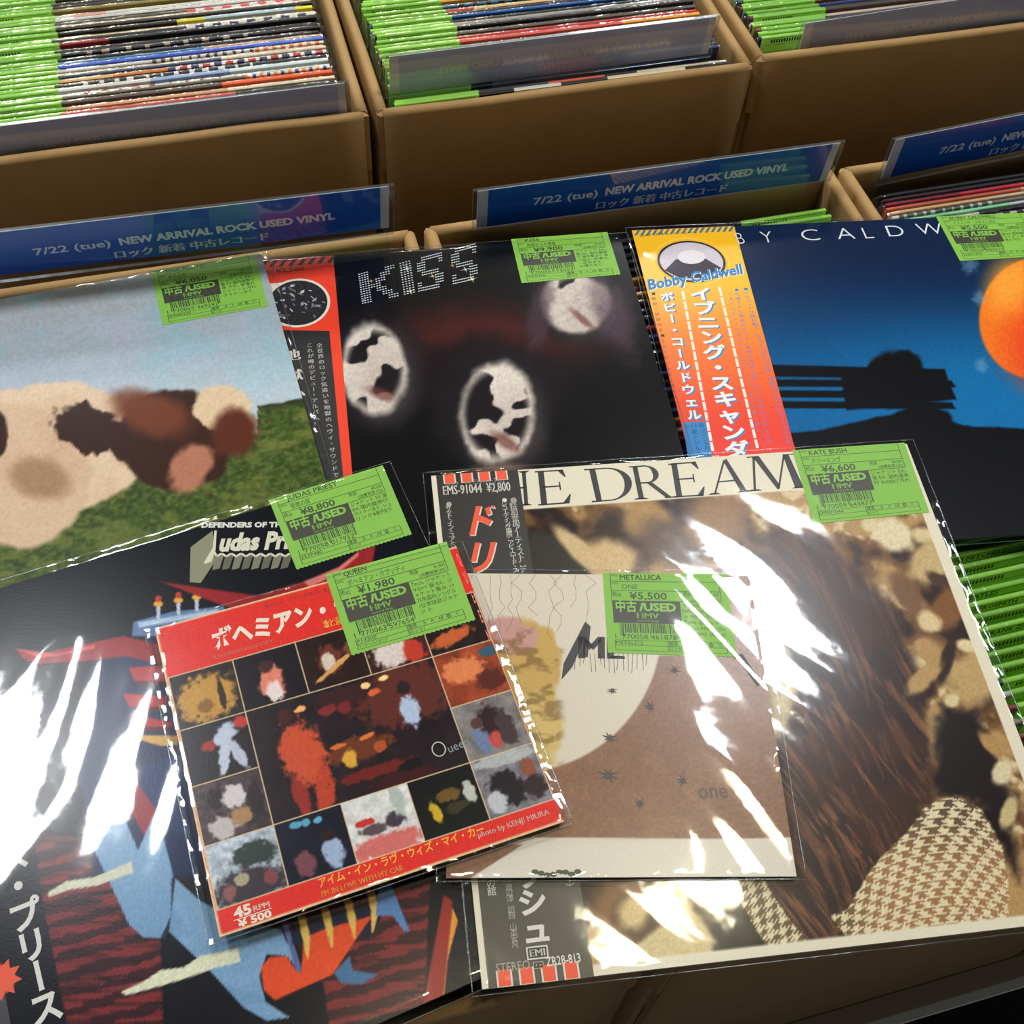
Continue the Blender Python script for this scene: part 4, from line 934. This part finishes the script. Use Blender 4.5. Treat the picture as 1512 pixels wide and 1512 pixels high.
# ------------------------------------------------------------------ cartons
def wall_profile(t, h, flap):
    """cross-section of a card wall folded over at its top: outer skin, round rim, inner flap; local (s, z), rim top at z = 0"""
    r = t/2; pts = [(0, -h), (0, -r)]
    for i in range(1, 8):
        a = math.pi-i*math.pi/8
        pts.append((r+r*math.cos(a), -r+r*math.sin(a)))
    pts += [(t, -r), (t-.08, -flap), (t*.5, -flap-.25), (t*.5, -h)]
    return pts
def panel(p0, p1, inward, h, zt, parent, name, seed, t=1.0, flap=11.0):
    p0, p1, inward = np.array(p0, float), np.array(p1, float), np.array(inward, float)
    d = p1-p0; L = np.linalg.norm(d); n = 14
    prof = wall_profile(t, h, flap); k = len(prof)
    v = []
    for i in range(n+1):
        s = i/n
        wob = (float(vnoise(np.array(s*5.0), np.array(seed*3.1), seed))-.5)*.22
        for (a, z) in prof:
            q = p0+d*s+inward*(a+(wob*(1 if z > -12 else .2)))
            v.append((q[0], q[1], zt+z+(wob*.6 if z > -3 else 0)))
    f = [[i*k+a, (i+1)*k+a, (i+1)*k+(a+1) % k, i*k+(a+1) % k] for i in range(n) for a in range(k)]
    f += [list(range(k))[::-1], [n*k+a for a in range(k)]]
    b = MB(); b.add(v, f, (1, 1, 1), True)
    me = b.mesh(name, M_KRAFT)
    for pl in me.polygons:
        if len(pl.vertices) > 4: pl.use_smooth = False
    me.update()
    return link(name, me, parent)
def flip_fix(o):
    import bmesh
    bm = bmesh.new(); bm.from_mesh(o.data); bmesh.ops.recalc_face_normals(bm, faces=bm.faces); bm.to_mesh(o.data); bm.free()
def carton(x0, x1, y0, y1, zt, label, seed, h=32.7):
    e = empty('cardboard_carton', (x0, y0, zt-h)); tag(e, label, 'carton', 'brown record cartons')
    o = -np.array([x0, y0, zt-h])
    A = lambda x, y: (x+o[0], y+o[1])
    z = h; g = .55
    flip_fix(panel(A(x0+g, y0), A(x1-g, y0), (0, 1), h, z, e, 'front_panel', seed))
    flip_fix(panel(A(x0+g, y1), A(x1-g, y1), (0, -1), h, z, e, 'back_panel', seed+1))
    flip_fix(panel(A(x0, y0+g), A(x0, y1-g), (1, 0), h, z, e, 'side_panel', seed+2))
    flip_fix(panel(A(x1, y0+g), A(x1, y1-g), (-1, 0), h, z, e, 'side_panel', seed+3))
    b = MB(); b.box(1.05, 1.05, .0, x1-x0-1.05, y1-y0-1.05, .5)
    b.build('bottom_panel', M_KRAFT, e)
    b = MB()   # crushed card tufts where the folds meet at the corners
    r = random.Random(seed)
    for cx, cy in ((.55, .55), (x1-x0-.55, .55), (.55, y1-y0-.55), (x1-x0-.55, y1-y0-.55)):
        ring = []
        for i in range(9):
            a = i*2*math.pi/9; rr = .52*(1+r.uniform(-.2, .25)); ring.append((cx+rr*math.cos(a), cy+rr*math.sin(a), h-.45+r.uniform(-.1, .2)))
        low = [(x, y, h-6) for x, y, z_ in ring]
        v = low+ring+[(cx+r.uniform(-.15, .15), cy+r.uniform(-.15, .15), h+r.uniform(-.12, .08))]
        b.add(v, [(i, (i+1) % 9, 9+(i+1) % 9, 9+i) for i in range(9)]+[(9+i, 9+(i+1) % 9, 18) for i in range(9)], (1, 1, 1))
    k_ = b.build('folded_corner', M_KRAFT, e); k_['kind'] = 'stuff'
    return e

ZB, ZF = -1.44, -.98
YB, YF, YFF = 85.1, 70.03, 11.64
XB12, XB23, XF12, XF23 = 13.74, 49.82, 14.28, 50.49
carton(XB12-36.0, XB12-.35, YB+.19, YB+57, ZB, 'brown carton in the back row behind the longest blue card, packed with bright record edges', 11)
carton(XB12+.30, XB23-.35, YB, YB+57, ZB, 'middle brown carton of the back row with a grey card leaning inside', 12)
carton(XB23+.35, XB23+38.5, YB+1.0, YB+58, ZB, 'brown carton at the far end of the back row holding navy and black records', 13)
carton(XF12-36.4, XF12-.35, YFF+.6, YF, ZF, 'brown carton of the front row beneath the meadow and dark metal-shape records', 14)
carton(XF12+.35, XF23-.3, YFF, YF, ZF, 'brown carton of the front row beneath the black sleeve and the sepia sleeve', 15)
carton(XF23+.3, XF23+36.5, YFF+.3, YF-.2, ZF, 'brown carton of the front row beneath the blue dusk record with orange disc', 16)

# ------------------------------------------------------------------ display stands and what is below
def stand(x0, x1, y0, y1, zt, label, zb=-100):
    e = empty('display_stand', (x0, y0, zb)); tag(e, label, 'stand')
    b = MB(); b.box(0, 0, 0, x1-x0, y1-y0, zt-zb); b.build('body', M_WOOD, e)
    return e
ST = ZF-32.7
e = empty('display_stand', (-60, YFF-.1, -100)); tag(e, 'brown display bench with pale front edging carrying the front row of cartons', 'stand')
b = MB(); b.box(0, 0, 52.2, 170, YF-YFF+.5, ST-.02+100); b.build('bench_box', M_WOOD, e)
b = MB(); b.box(0, -.75, 51.0, 170, 4, 52.1); b.box(0, -.35, 50.3, 170, 4, 50.9); b.build('front_edging', M_EDGE, e)
b = MB(); b.box(2, 6, 0, 168, YF-YFF-6, 50.2); b.build('plinth', M_FLOOR, e)
e = empty('display_stand', (-60, YB-.1, -100)); tag(e, 'brown display bench beneath the back row of cartons', 'stand')
b = MB(); b.box(0, 0, 0, 170, 60, ZB-32.72+100); b.build('bench_box', M_WOOD, e)
b = MB()
lid = [(34.6, 4.2), (47.8, 9.6), (56, 10.6), (56, 9.4), (50.6, 4.6), (44, -8), (34, -8)]
e = empty('storage_bin', (40, 2, -100)); tag(e, 'blue-grey plastic bin on the floor below the pale bench edge', 'bin')
b.box(-9, -14, 0, 12.4, 7.2, 40); b.build('bin_body', M_LID, e)
b = MB(); b.box(-9.6, -14.6, 40.1, 13.0, 7.8, 41.2); b.ellipse(8.5, 4.0, .5, .5, (.1, .1, .1), 41.25, 12); b.build('lid', M_LID, e)

# ------------------------------------------------------------------ records standing in the cartons
def ear_film(seed, tagside):
    """crumpled clear sleeve showing along the top edge and past both ends"""
    r = random.Random(seed); b = MB(); n = 26; v = []
    for i in range(n+1):
        x = -.2+(31.9)*i/n
        end = min(x+.2, 31.7-x)
        amp = .018 if end > 1.0 else .14
        ht = (.07 if end > .9 else -.15*(1-max(0, end)/.9))
        for (yy, zz) in ((-.19, -1.6), (-.18, -.5), (-.11, ht), (.11, ht), (.18, -.5), (.19, -1.6)):
            v.append((x+r.uniform(-.05, .05), yy+r.uniform(-amp, amp)*.7, zz+r.uniform(-amp, amp)*(.8 if zz > -1 else 0)))
    f = [[i*6+a, (i+1)*6+a, (i+1)*6+a+1, i*6+a+1] for i in range(n) for a in range(5)]
    b.add(v, f, (1, 1, 1), False)
    # frilled flap past each end
    for xe, s in ((31.55, 1), (-.05, -1)):
        v = []
        for i in range(13):
            z = .0-i*.55
            for j in range(3): v.append((xe+s*j*.30+r.uniform(-.06, .06), r.uniform(-.2, .2) if j else 0, z+r.uniform(-.2, .2)))
        b.add(v, [[i*3+a, i*3+a+1, i*3+3+a+1, i*3+3+a] for i in range(12) for a in range(2)], (1, 1, 1))
    return b.mesh('plastic_sleeve', M_CRINKLE)
FILMS = [ear_film(s, 0) for s in range(6)]
def tag_mesh(w, t, green, text=None):
    b = Print(0)
    g = hx(*green); y = t/2+.02
    v = [(0, -y, -5.7), (w, -y, -5.7), (w, -y, -.06), (0, -y, -.06), (0, -y*.6, .04), (w, -y*.6, .04), (0, y*.6, .04), (w, y*.6, .04), (0, y, -.06), (w, y, -.06), (w, y, -2.2), (0, y, -2.2)]
    b.add(v, [(0, 1, 2, 3), (3, 2, 5, 4), (4, 5, 7, 6), (6, 7, 9, 8), (8, 9, 10, 11)], g, True)
    me_text = None
    if text:
        q = Print(0)
        q.text(text, (.9, -.62), (.9+.36*len(text), -.62), .62, DARKINK, .012, res=1)
        for r0 in (-.10, -.78, -1.5): q.R(.45, r0-.03, w-.4, r0, DARKINK)
        q.v = [(x, -y-.012, z_) for (x, z_, _) in q.v]
        me_text = q.mesh('lettering', M_INK)
    else:
        q = Print(0)
        for r0 in (-.10, -.78, -1.5): q.R(.45, r0-.03, w-.4, r0, DARKINK)
        r = random.Random(int(w*100+t*1000))
        x = 1.0
        while x < 4.2:
            q.R(x, -.6, x+.16, -.24, DARKINK); x += .27
        q.v = [(x_, -y-.012, z_) for (x_, z_, _) in q.v]
        me_text = q.mesh('lettering', M_INK)
    return b.mesh('price_tag', M_TAG), me_text
def jacket_mesh(t, segs):
    """jacket seen by its top edge: segs = [(end 0..1, colour), ...] printed along the top and upper faces"""
    b = MB(); x = 0.0
    for (end, col) in segs:
        x1 = 31.5*end; c = hx(*col); y = t/2
        v = [(x, -y, -31.5), (x1, -y, -31.5), (x1, -y, -.07), (x, -y, -.07), (x, -y*.55, 0), (x1, -y*.55, 0), (x, y*.55, 0), (x1, y*.55, 0), (x, y, -.07), (x1, y, -.07), (x1, y, -31.5), (x, y, -31.5)]
        b.add(v, [(0, 1, 2, 3), (3, 2, 5, 4), (4, 5, 7, 6), (6, 7, 9, 8), (8, 9, 10, 11), (11, 10, 1, 0)], c, False)
        if x == 0: b.add([v[i] for i in (0, 3, 4, 6, 8, 11)], [(0, 1, 2, 3, 4, 5)], c)
        if end >= .999: b.add([v[i] for i in (1, 2, 5, 7, 9, 10)], [(5, 4, 3, 2, 1, 0)], c)
        x = x1
    return b.mesh('jacket', M_MATT)
def blocks(f0, f1, cols, n):
    return [(f0+(f1-f0)*(i+1)/n, cols[i % len(cols)]) for i in range(n)]
def marks(main, col, f0, f1, seed, k=14):
    """a strip of main colour with small printed marks"""
    r = random.Random(seed); out = []; w = (f1-f0)/k
    for i in range(k):
        a0 = f0+w*i; out.append((a0+w*r.uniform(.3, .6), main)); out.append((a0+w*r.uniform(.7, .85), col)); out.append((a0+w, main))
    return out
W_, CR, BK, NV = (206, 202, 196), (214, 200, 168), (26, 24, 26), (38, 46, 88)
ORD = ['first', 'second', 'third', 'fourth', 'fifth', 'sixth', 'seventh', 'eighth', 'ninth', 'tenth', 'eleventh', 'twelfth', 'thirteenth', 'fourteenth', 'fifteenth', 'sixteenth', 'seventeenth', 'eighteenth', 'nineteenth']
TENS = {2: ('twentieth', 'twenty'), 3: ('thirtieth', 'thirty'), 4: ('fortieth', 'forty'), 5: ('fiftieth', 'fifty'), 6: ('sixtieth', 'sixty'), 7: ('seventieth', 'seventy'), 8: ('eightieth', 'eighty')}
def ordinal(i):
    if i < 20: return ORD[i-1]
    t, u = divmod(i, 10)
    return TENS[t][0] if u == 0 else TENS[t][1]+'-'+ORD[u-1]
def cname(c):
    r, g, b_ = c; mx, mn = max(c), min(c)
    if mx < 60: return 'black'
    if mx-mn < 34: return 'white' if mn > 175 else ('pale grey' if mn > 135 else 'grey')
    if r > g > b_ and r > 195 and g > 165: return 'cream'
    if r >= g >= b_ and r > 180 and g > 125: return 'tan' if b_ > 80 else 'yellow'
    if r > g and r > b_: return 'red' if g < 90 and r > 140 and b_ < 90 else ('maroon' if g < 70 else ('orange' if r > 190 else 'brown'))
    if b_ > r and b_ >= g: return 'navy' if b_ < 110 else 'blue'
    return 'green'
PAL = [W_, CR, BK, (34, 32, 38), NV, (196, 66, 56), (120, 34, 38), (150, 144, 134), (80, 72, 64), (60, 92, 176), (30, 104, 150), (196, 120, 64), (226, 190, 130), (58, 42, 34), (186, 190, 196), (104, 100, 84), (224, 160, 60)]
_jm = {}
def crate_record(x, ytop, ztop, lean, segs, tagx, green, label, group, seed, thick, text=None, tagw=7.65, yaw=0.0):
    th = lean
    base = np.array([x, ytop-31.5*math.sin(th), ztop-31.5*math.cos(th)])
    R = rot3(yaw, 0, 0)@rot3(0, -th, 0)
    root = empty('vinyl_record', base, R)
    tag(root, label, 'record', group)
    key = (round(thick, 2), tuple(segs))
    if key not in _jm: _jm[key] = jacket_mesh(thick, segs)
    o = link('jacket', _jm[key], root); o.location = (0, 0, 31.5*CM)
    tk = (round(tagw, 2), round(thick, 2), green, text)
    if tk not in _jm: _jm[tk] = tag_mesh(tagw, thick, green, text)
    tm, tx = _jm[tk]
    o = link('price_tag', tm, root); o.location = (tagx*CM, 0, 31.5*CM)
    if tx is not None:
        link('lettering', tx, o)
    o = link('plastic_sleeve', FILMS[seed % 6], root); o.location = (0, 0, 31.5*CM)
    return root
GRN = [(134, 192, 66), (124, 182, 60), (142, 200, 76), (118, 174, 56)]
def rsegs(r, nmax=3):
    c = r.choice(PAL); out = []; k = r.randint(1, nmax); cuts = sorted(r.uniform(.3, .95) for _ in range(k-1))
    for cu in cuts: out.append((round(cu, 2), c)); c = r.choice(PAL)
    out.append((1.0, c))
    if r.random() < .22:
        f0 = .74; out = [s_ for s_ in out if s_[0] < f0]+[(f0, c)]+blocks(f0, 1.0, [r.choice(PAL), r.choice(PAL)], 12)
    if r.random() < .2: out = [(.27, c)]+marks(c, r.choice([W_, BK, (200, 60, 50)]), .27, .7, r.randint(0, 99), 10)+[(1.0, out[-1][1])]
    return out
B1L = [[(.9, NV), (1, (130, 40, 60))], [(.38, (214, 48, 36)), (.83, CR), (1, BK)], [(.8, (140, 134, 122))]+blocks(.8, 1, [(60, 150, 150), (92, 40, 40)], 20), [(1, (206, 204, 186))],
       [(.72, (206, 76, 62)), (1, BK)], [(.7, (212, 160, 118)), (1, (222, 204, 170))], [(.69, (86, 72, 62)), (1, (228, 96, 44))], [(.76, (116, 110, 90))]+blocks(.76, 1, [(234, 130, 40), (220, 214, 196), (52, 76, 150), (220, 214, 196)], 24),
       [(.3, W_)]+marks(W_, (150, 50, 46), .3, .7, 3, 9)+[(1, (196, 202, 186))], [(.5, (214, 208, 200)), (.72, (148, 168, 208)), (1, (206, 216, 214))], [(.3, BK)]+marks(BK, W_, .3, .8, 5, 12)+[(1, BK)],
       [(.4, (216, 168, 112)), (.55, (190, 112, 50))]+blocks(.55, 1, [(54, 44, 92), (54, 44, 92), (220, 214, 204), (176, 52, 46), (176, 52, 46), (220, 214, 204)], 42), [(.7, (66, 84, 116)), (1, CR)], [(1, (216, 196, 160))],
       [(.5, W_)]+marks(W_, (70, 64, 60), .5, .8, 8, 12)+blocks(.8, 1, [(238, 120, 50), (232, 220, 206)], 16), [(.8, (58, 84, 186)), (1, (70, 110, 200))], [(.66, (28, 118, 160)), (1, (206, 166, 130))], [(1, BK)], [(.3, BK)]+marks(BK, (170, 150, 130), .3, .8, 2, 9)+[(1, (40, 28, 26))],
       [(1, (34, 32, 38))], [(.4, (150, 46, 44)), (1, BK)], [(.6, BK)]+blocks(.6, 1, [(56, 48, 84), (206, 200, 188)], 16), [(.72, (232, 204, 148)), (1, (226, 190, 130))], [(.6, BK), (.68, (220, 210, 60)), (.95, (168, 190, 196)), (1, (230, 220, 40))], [(1, (48, 40, 30))],
       [(1, (218, 200, 166))], [(.63, (60, 52, 40))]+blocks(.63, 1, [(206, 60, 56), (214, 200, 190)], 14), [(1, (206, 204, 196))], [(.3, (206, 196, 186)), (.4, (214, 150, 140)), (1, (208, 200, 186))], [(1, (128, 112, 44))], [(1, BK)], [(1, (60, 50, 40))]]
B2L = [[(.34, BK), (.48, W_), (.62, (44, 36, 34)), (.86, CR), (1, BK)], [(.45, (60, 58, 56)), (.62, (222, 92, 54)), (.72, BK), (1, CR)], [(.3, (58, 60, 62)), (.72, (120, 124, 130)), (1, (36, 52, 108))],
       [(1, (52, 52, 50))], [(1, (96, 92, 86))], [(.6, (90, 34, 36)), (1, (142, 34, 42))], [(.3, BK)]+marks(BK, (200, 170, 110), .3, .6, 3, 10)+[(1, (60, 64, 76))], [(.66, (222, 112, 84))]+blocks(.66, 1, [(120, 184, 214), (206, 214, 216)], 16),
       [(.3, BK)]+marks(BK, (150, 150, 150), .3, .9, 6, 14)+[(1, BK)], [(1, (176, 168, 160))], [(.75, (206, 86, 74)), (1, (224, 150, 50))], [(1, (196, 60, 56))], [(1, (90, 84, 74))], [(.5, BK), (1, (56, 52, 50))], [(1, (150, 146, 140))], [(1, BK)], [(1, (34, 92, 164))], [(1, BK)]]
B3L = [[(1, NV)], [(1, BK)], [(.5, (118, 40, 56)), (1, (60, 52, 64))], [(1, BK)], [(1, (204, 176, 158))], [(1, (70, 56, 48))], [(1, BK)], [(1, (42, 56, 120))], [(1, (120, 70, 48))], [(1, BK)], [(1, (60, 64, 96))], [(1, (180, 180, 186))]]
def fill_row(name, x0, y0, n, dy, zt, lists, tagx, lean, seed, where, group, skip=None, order=None):
    r = random.Random(seed)
    y = y0
    for i in range(n):
        segs = lists[i] if i < len(lists) else rsegs(r)
        th = round(r.choice((.32, .38, .44)), 2)
        dyy = dy*(.92+.2*r.random())
        if skip and skip[0] < y < skip[1]: y = skip[1]
        main = max(((s_[0]-(segs[q-1][0] if q else 0)), q) for q, s_ in enumerate(segs))[1]
        lab = '%s-edged record, %s from the front in %s' % (cname(segs[main][1]), ordinal(i+1), where)
        crate_record(x0+r.uniform(-.12, .12), y, zt+r.uniform(-.22, .16), lean(i, n), segs, tagx+r.choice((0, 0, .15, .35, -.2)), GRN[r.randint(0, 3)], lab, group, i+seed, th)
        y += dyy
    return y
fill_row('b1', -20.15, YB+3.75, 36, .60, ZB-.35, B1L, .25, lambda i, n: .02+.02*i/n, 3, 'the back carton behind the longest blue card', 'records in the back carton with blue and white edges', None)
fill_row('b2', 16.05, YB+1.55, 29, .66, ZB-.35, B2L, 0, lambda i, n: .0+.03*i/n, 5, 'the middle carton of the back row', 'records in the middle back carton', (YB+2.3, YB+4.3))
fill_row('b3', 52.0, YB+4.9, 17, .6, ZB-.35, B3L, .2, lambda i, n: .02+.02*i/n, 9, 'the back row carton beyond the dusk record', 'records in the farthest back carton', None)

F3L = [[(.3, (60, 50, 40)), (1, BK)], [(1, BK)], [(1, (222, 172, 46))], [(.24, W_)]+blocks(.24, .44, [W_, BK], 10)+[(1, (196, 150, 130))], [(.16, (40, 30, 34)), (.24, (216, 208, 196)), (.42, BK), (1, (28, 60, 100))], [(.34, (150, 222, 166)), (.44, (206, 212, 216)), (1, (90, 140, 190))],
       [(.02, W_)]+marks((90, 92, 84), W_, .02, .3, 5, 10)+[(1, (130, 116, 110))], [(.3, (222, 180, 128)), (1, (228, 190, 150))], [(.4, (196, 96, 70)), (1, (222, 160, 130))], [(.22, (130, 30, 50)), (.5, (196, 46, 66)), (1, (36, 120, 150))], [(.2, (60, 18, 24)), (1, BK)], [(1, BK)]]
r = random.Random(31)
y = 60.2
for i, segs in enumerate(F3L):
    main = max(((s_[0]-(segs[q-1][0] if q else 0)), q) for q, s_ in enumerate(segs))[1]
    crate_record(52.75+r.uniform(-.1, .15), y, ZF-.5+.02*i, .05, segs, 23.2, GRN[i % 4], '%s-edged record, %s towards the back below the blue card above the dusk record' % (cname(segs[main][1]), ordinal(i+1)), 'records in front of the short blue card', i, .30)
    y += .50
# the long packed middle front carton
NAMES = {16: 'JONI MITCHELL', 13: 'BEATLES', 12: 'AEROSMITH', 10: 'FRANK ZAPPA'}
y = 18.2; i = 0
r = random.Random(77)
while y < 66.6:
    i += 1
    segs = [[(1, BK)], [(1, (40, 38, 44))]][i % 2] if y > 62 else rsegs(r, 2)
    lab = '%s-edged record with green ticket, %s from the front in the carton beside the sepia sleeve' % (cname(segs[0][1]), ordinal(i))
    crate_record(16.75+r.uniform(-.12, .1), y, ZF-.55+r.uniform(-.2, .15)-(.25 if y > 60 else 0), .14, segs, 23.75+r.choice((0, .1, -.3, .05)), GRN[r.randint(0, 3)], lab, 'records standing in the middle front carton', i, .34, NAMES.get(i))
    y += .9
r = random.Random(78); y = 63.0
for i in range(5):
    crate_record(-19.65, y, ZF-.62, .03, rsegs(r), 23.7, GRN[i % 4], 'sleeved record, %s of five at the back of the carton under the longest blue card' % ordinal(i+1), 'records at the back of the meadow record carton', i, .34)
    y += .6
# packed records nobody can count under the loose sleeves and at the backs of the cartons
def packed(x0, x1, y0, y1, zt, label, seed, dy=.6):
    r = random.Random(seed); b = MB(); y = y0
    while y < y1-.4:
        b.box(x0+r.uniform(-.1, .1), y, zt-31.5+r.uniform(-.1, 0), x1+r.uniform(-.1, .1), y+.32, zt+r.uniform(-.3, .1), hx(*r.choice(PAL))); y += dy
    o = b.build('packed_vinyl', M_MATT); tag(o, label, 'records', kind='stuff')
packed(-19.3, 12.1, 14.5, 61.6, ZF-.35, 'tightly packed record edges hidden beneath the meadow and metal-shape sleeves', 5)
packed(52.6, 84, 14.5, 56.6, ZF-.35, 'tightly packed record edges hidden beneath the blue dusk sleeve', 6)
packed(-20.4, 11.1, YB+26.5, YB+55, ZB-.4, 'packed records at the rear of the back carton behind the longest card', 7)
packed(15.5, 47, YB+23.5, YB+55, ZB-.4, 'packed records at the rear of the middle back carton', 8)
packed(51.6, 83, YB+18.5, YB+55, ZB-.4, 'packed records at the rear of the farthest back carton', 9)

# ------------------------------------------------------------------ header cards in clear rigid plastic
def header(label, pose, W, Hh, l1, l2, back, low=.13, s_em=1.0):
    x, y, z, yaw, pit, rol = pose
    R = rot3(yaw, 0, 0)@rot3(0, pit, 0)@rot3(0, 0, rol)
    e = empty('header_card_holder', (x, y, z), R); tag(e, label, 'sign', 'blue new arrival header cards')
    w, h = W/2, Hh/2
    b = MB()
    for yy in (-.10, .10): b.add([(-w, yy, -h), (w, yy, -h), (w, yy, h), (-w, yy, h)], [(0, 1, 2, 3)])
    b.build('clear_holder', M_PLATE, e)
    dn = R.T@np.array([0, 0, -13.0])
    b = MB(); b.add([(-w+.4, 0, -h), (w-.4, 0, -h), (w-.4+dn[0], dn[1], -h+dn[2]), (-w+.4+dn[0], dn[1], -h+dn[2])], [(0, 1, 2, 3)])
    b.build('support_sheet', M_PLATE, e)
    b = MB(); b.box(-w, -.12, h-.02, w, .12, h+.05); b.box(-w-.03, -.12, -h, -w+.03, .12, h); b.box(w-.03, -.12, -h, w+.03, .12, h); b.box(-w, -.12, -h-.04, w, .12, -h+.01)
    b.build('holder_rim', M_SEAM, e)
    ct, cb = h-.12, -h+low*Hh
    side = (216, 216, 214) if not back else (236, 228, 230)
    fld = (28, 100, 196) if not back else (200, 202, 226)
    b = MB(); b.box(-w+.35, -.035, cb, w-.35, .035, ct, hx(*side)); c_ = b.build('printed_card', M_OBI, e)
    q = Print(0)
    q.R(-w+1.2, cb, w-1.0, ct, hx(*fld))
    tc = hx(242, 246, 246) if not back else hx(234, 222, 212)
    sgn = -1 if back else 1
    q.text('7/22 (tue)', (l1[0], l1[2]), (l1[0]+(l1[1]-l1[0])*.246, l1[2]), s_em*1.05, tc, .02, .0, 3, flip=back)
    q.text('NEW ARRIVAL ROCK USED VINYL', (l1[0]+(l1[1]-l1[0])*.275, l1[2]), (l1[1], l1[2]), s_em*1.08, tc, .045, .0, 3, flip=back)
    q.text('ロック 新着 中古レコード', (l2[0], l2[2]), (l2[1], l2[2]), s_em*1.0, tc, 0, .0, 3, dup=.045, flip=back)
    nv = 4
    q.v = [(x_, -.042-(.004 if i_ >= nv else 0), z_) for i_, (x_, z_, _) in enumerate(q.v)]
    q.build('lettering', M_OBI, c_)
    return e
FRONT1, FRONT2 = (-10.4, 11.0, -.25), (-5.1, 6.0, -1.68)
BACK1, BACK2 = (11.0, -10.9, -.25), (5.5, -5.9, -1.5)
header('longest visible blue header card with white print, above the meadow record', (-3.46, 67.95, 3.2, -.029, .2, .003), 30.8, 5.6, FRONT1, FRONT2, False)
header('blue header card with white print standing above the black record with dotted letters', (33.6, 68.1, 1.25, -.03, .10, -.017), 30.55, 4.26, FRONT1, FRONT2, False, .03)
header('blue header card cut off by the frame above the dusk record', (69.37, 68.294, .991, .009, .094, -.063), 31, 5.2, FRONT1, FRONT2, False)
header('grey back of a header card with mirrored print in the white and red record carton', (-3.53, 86.85, -1.70, -.016, .08, -.017), 31, 5.45, BACK1, BACK2, True)
header('grey back of a header card with mirrored print leaning in the middle back carton', (31.011, 88.548, -.238, .002, .064, -.004), 31, 4.39, BACK1, BACK2, True, .08)
header('grey back of a header card with faint mirrored print in the carton of navy records', (70.6, 87.75, -1.2, -.03, .04, -.06), 31, 5.04, BACK1, BACK2, True)
sc.cycles.transparent_max_bounces = 32
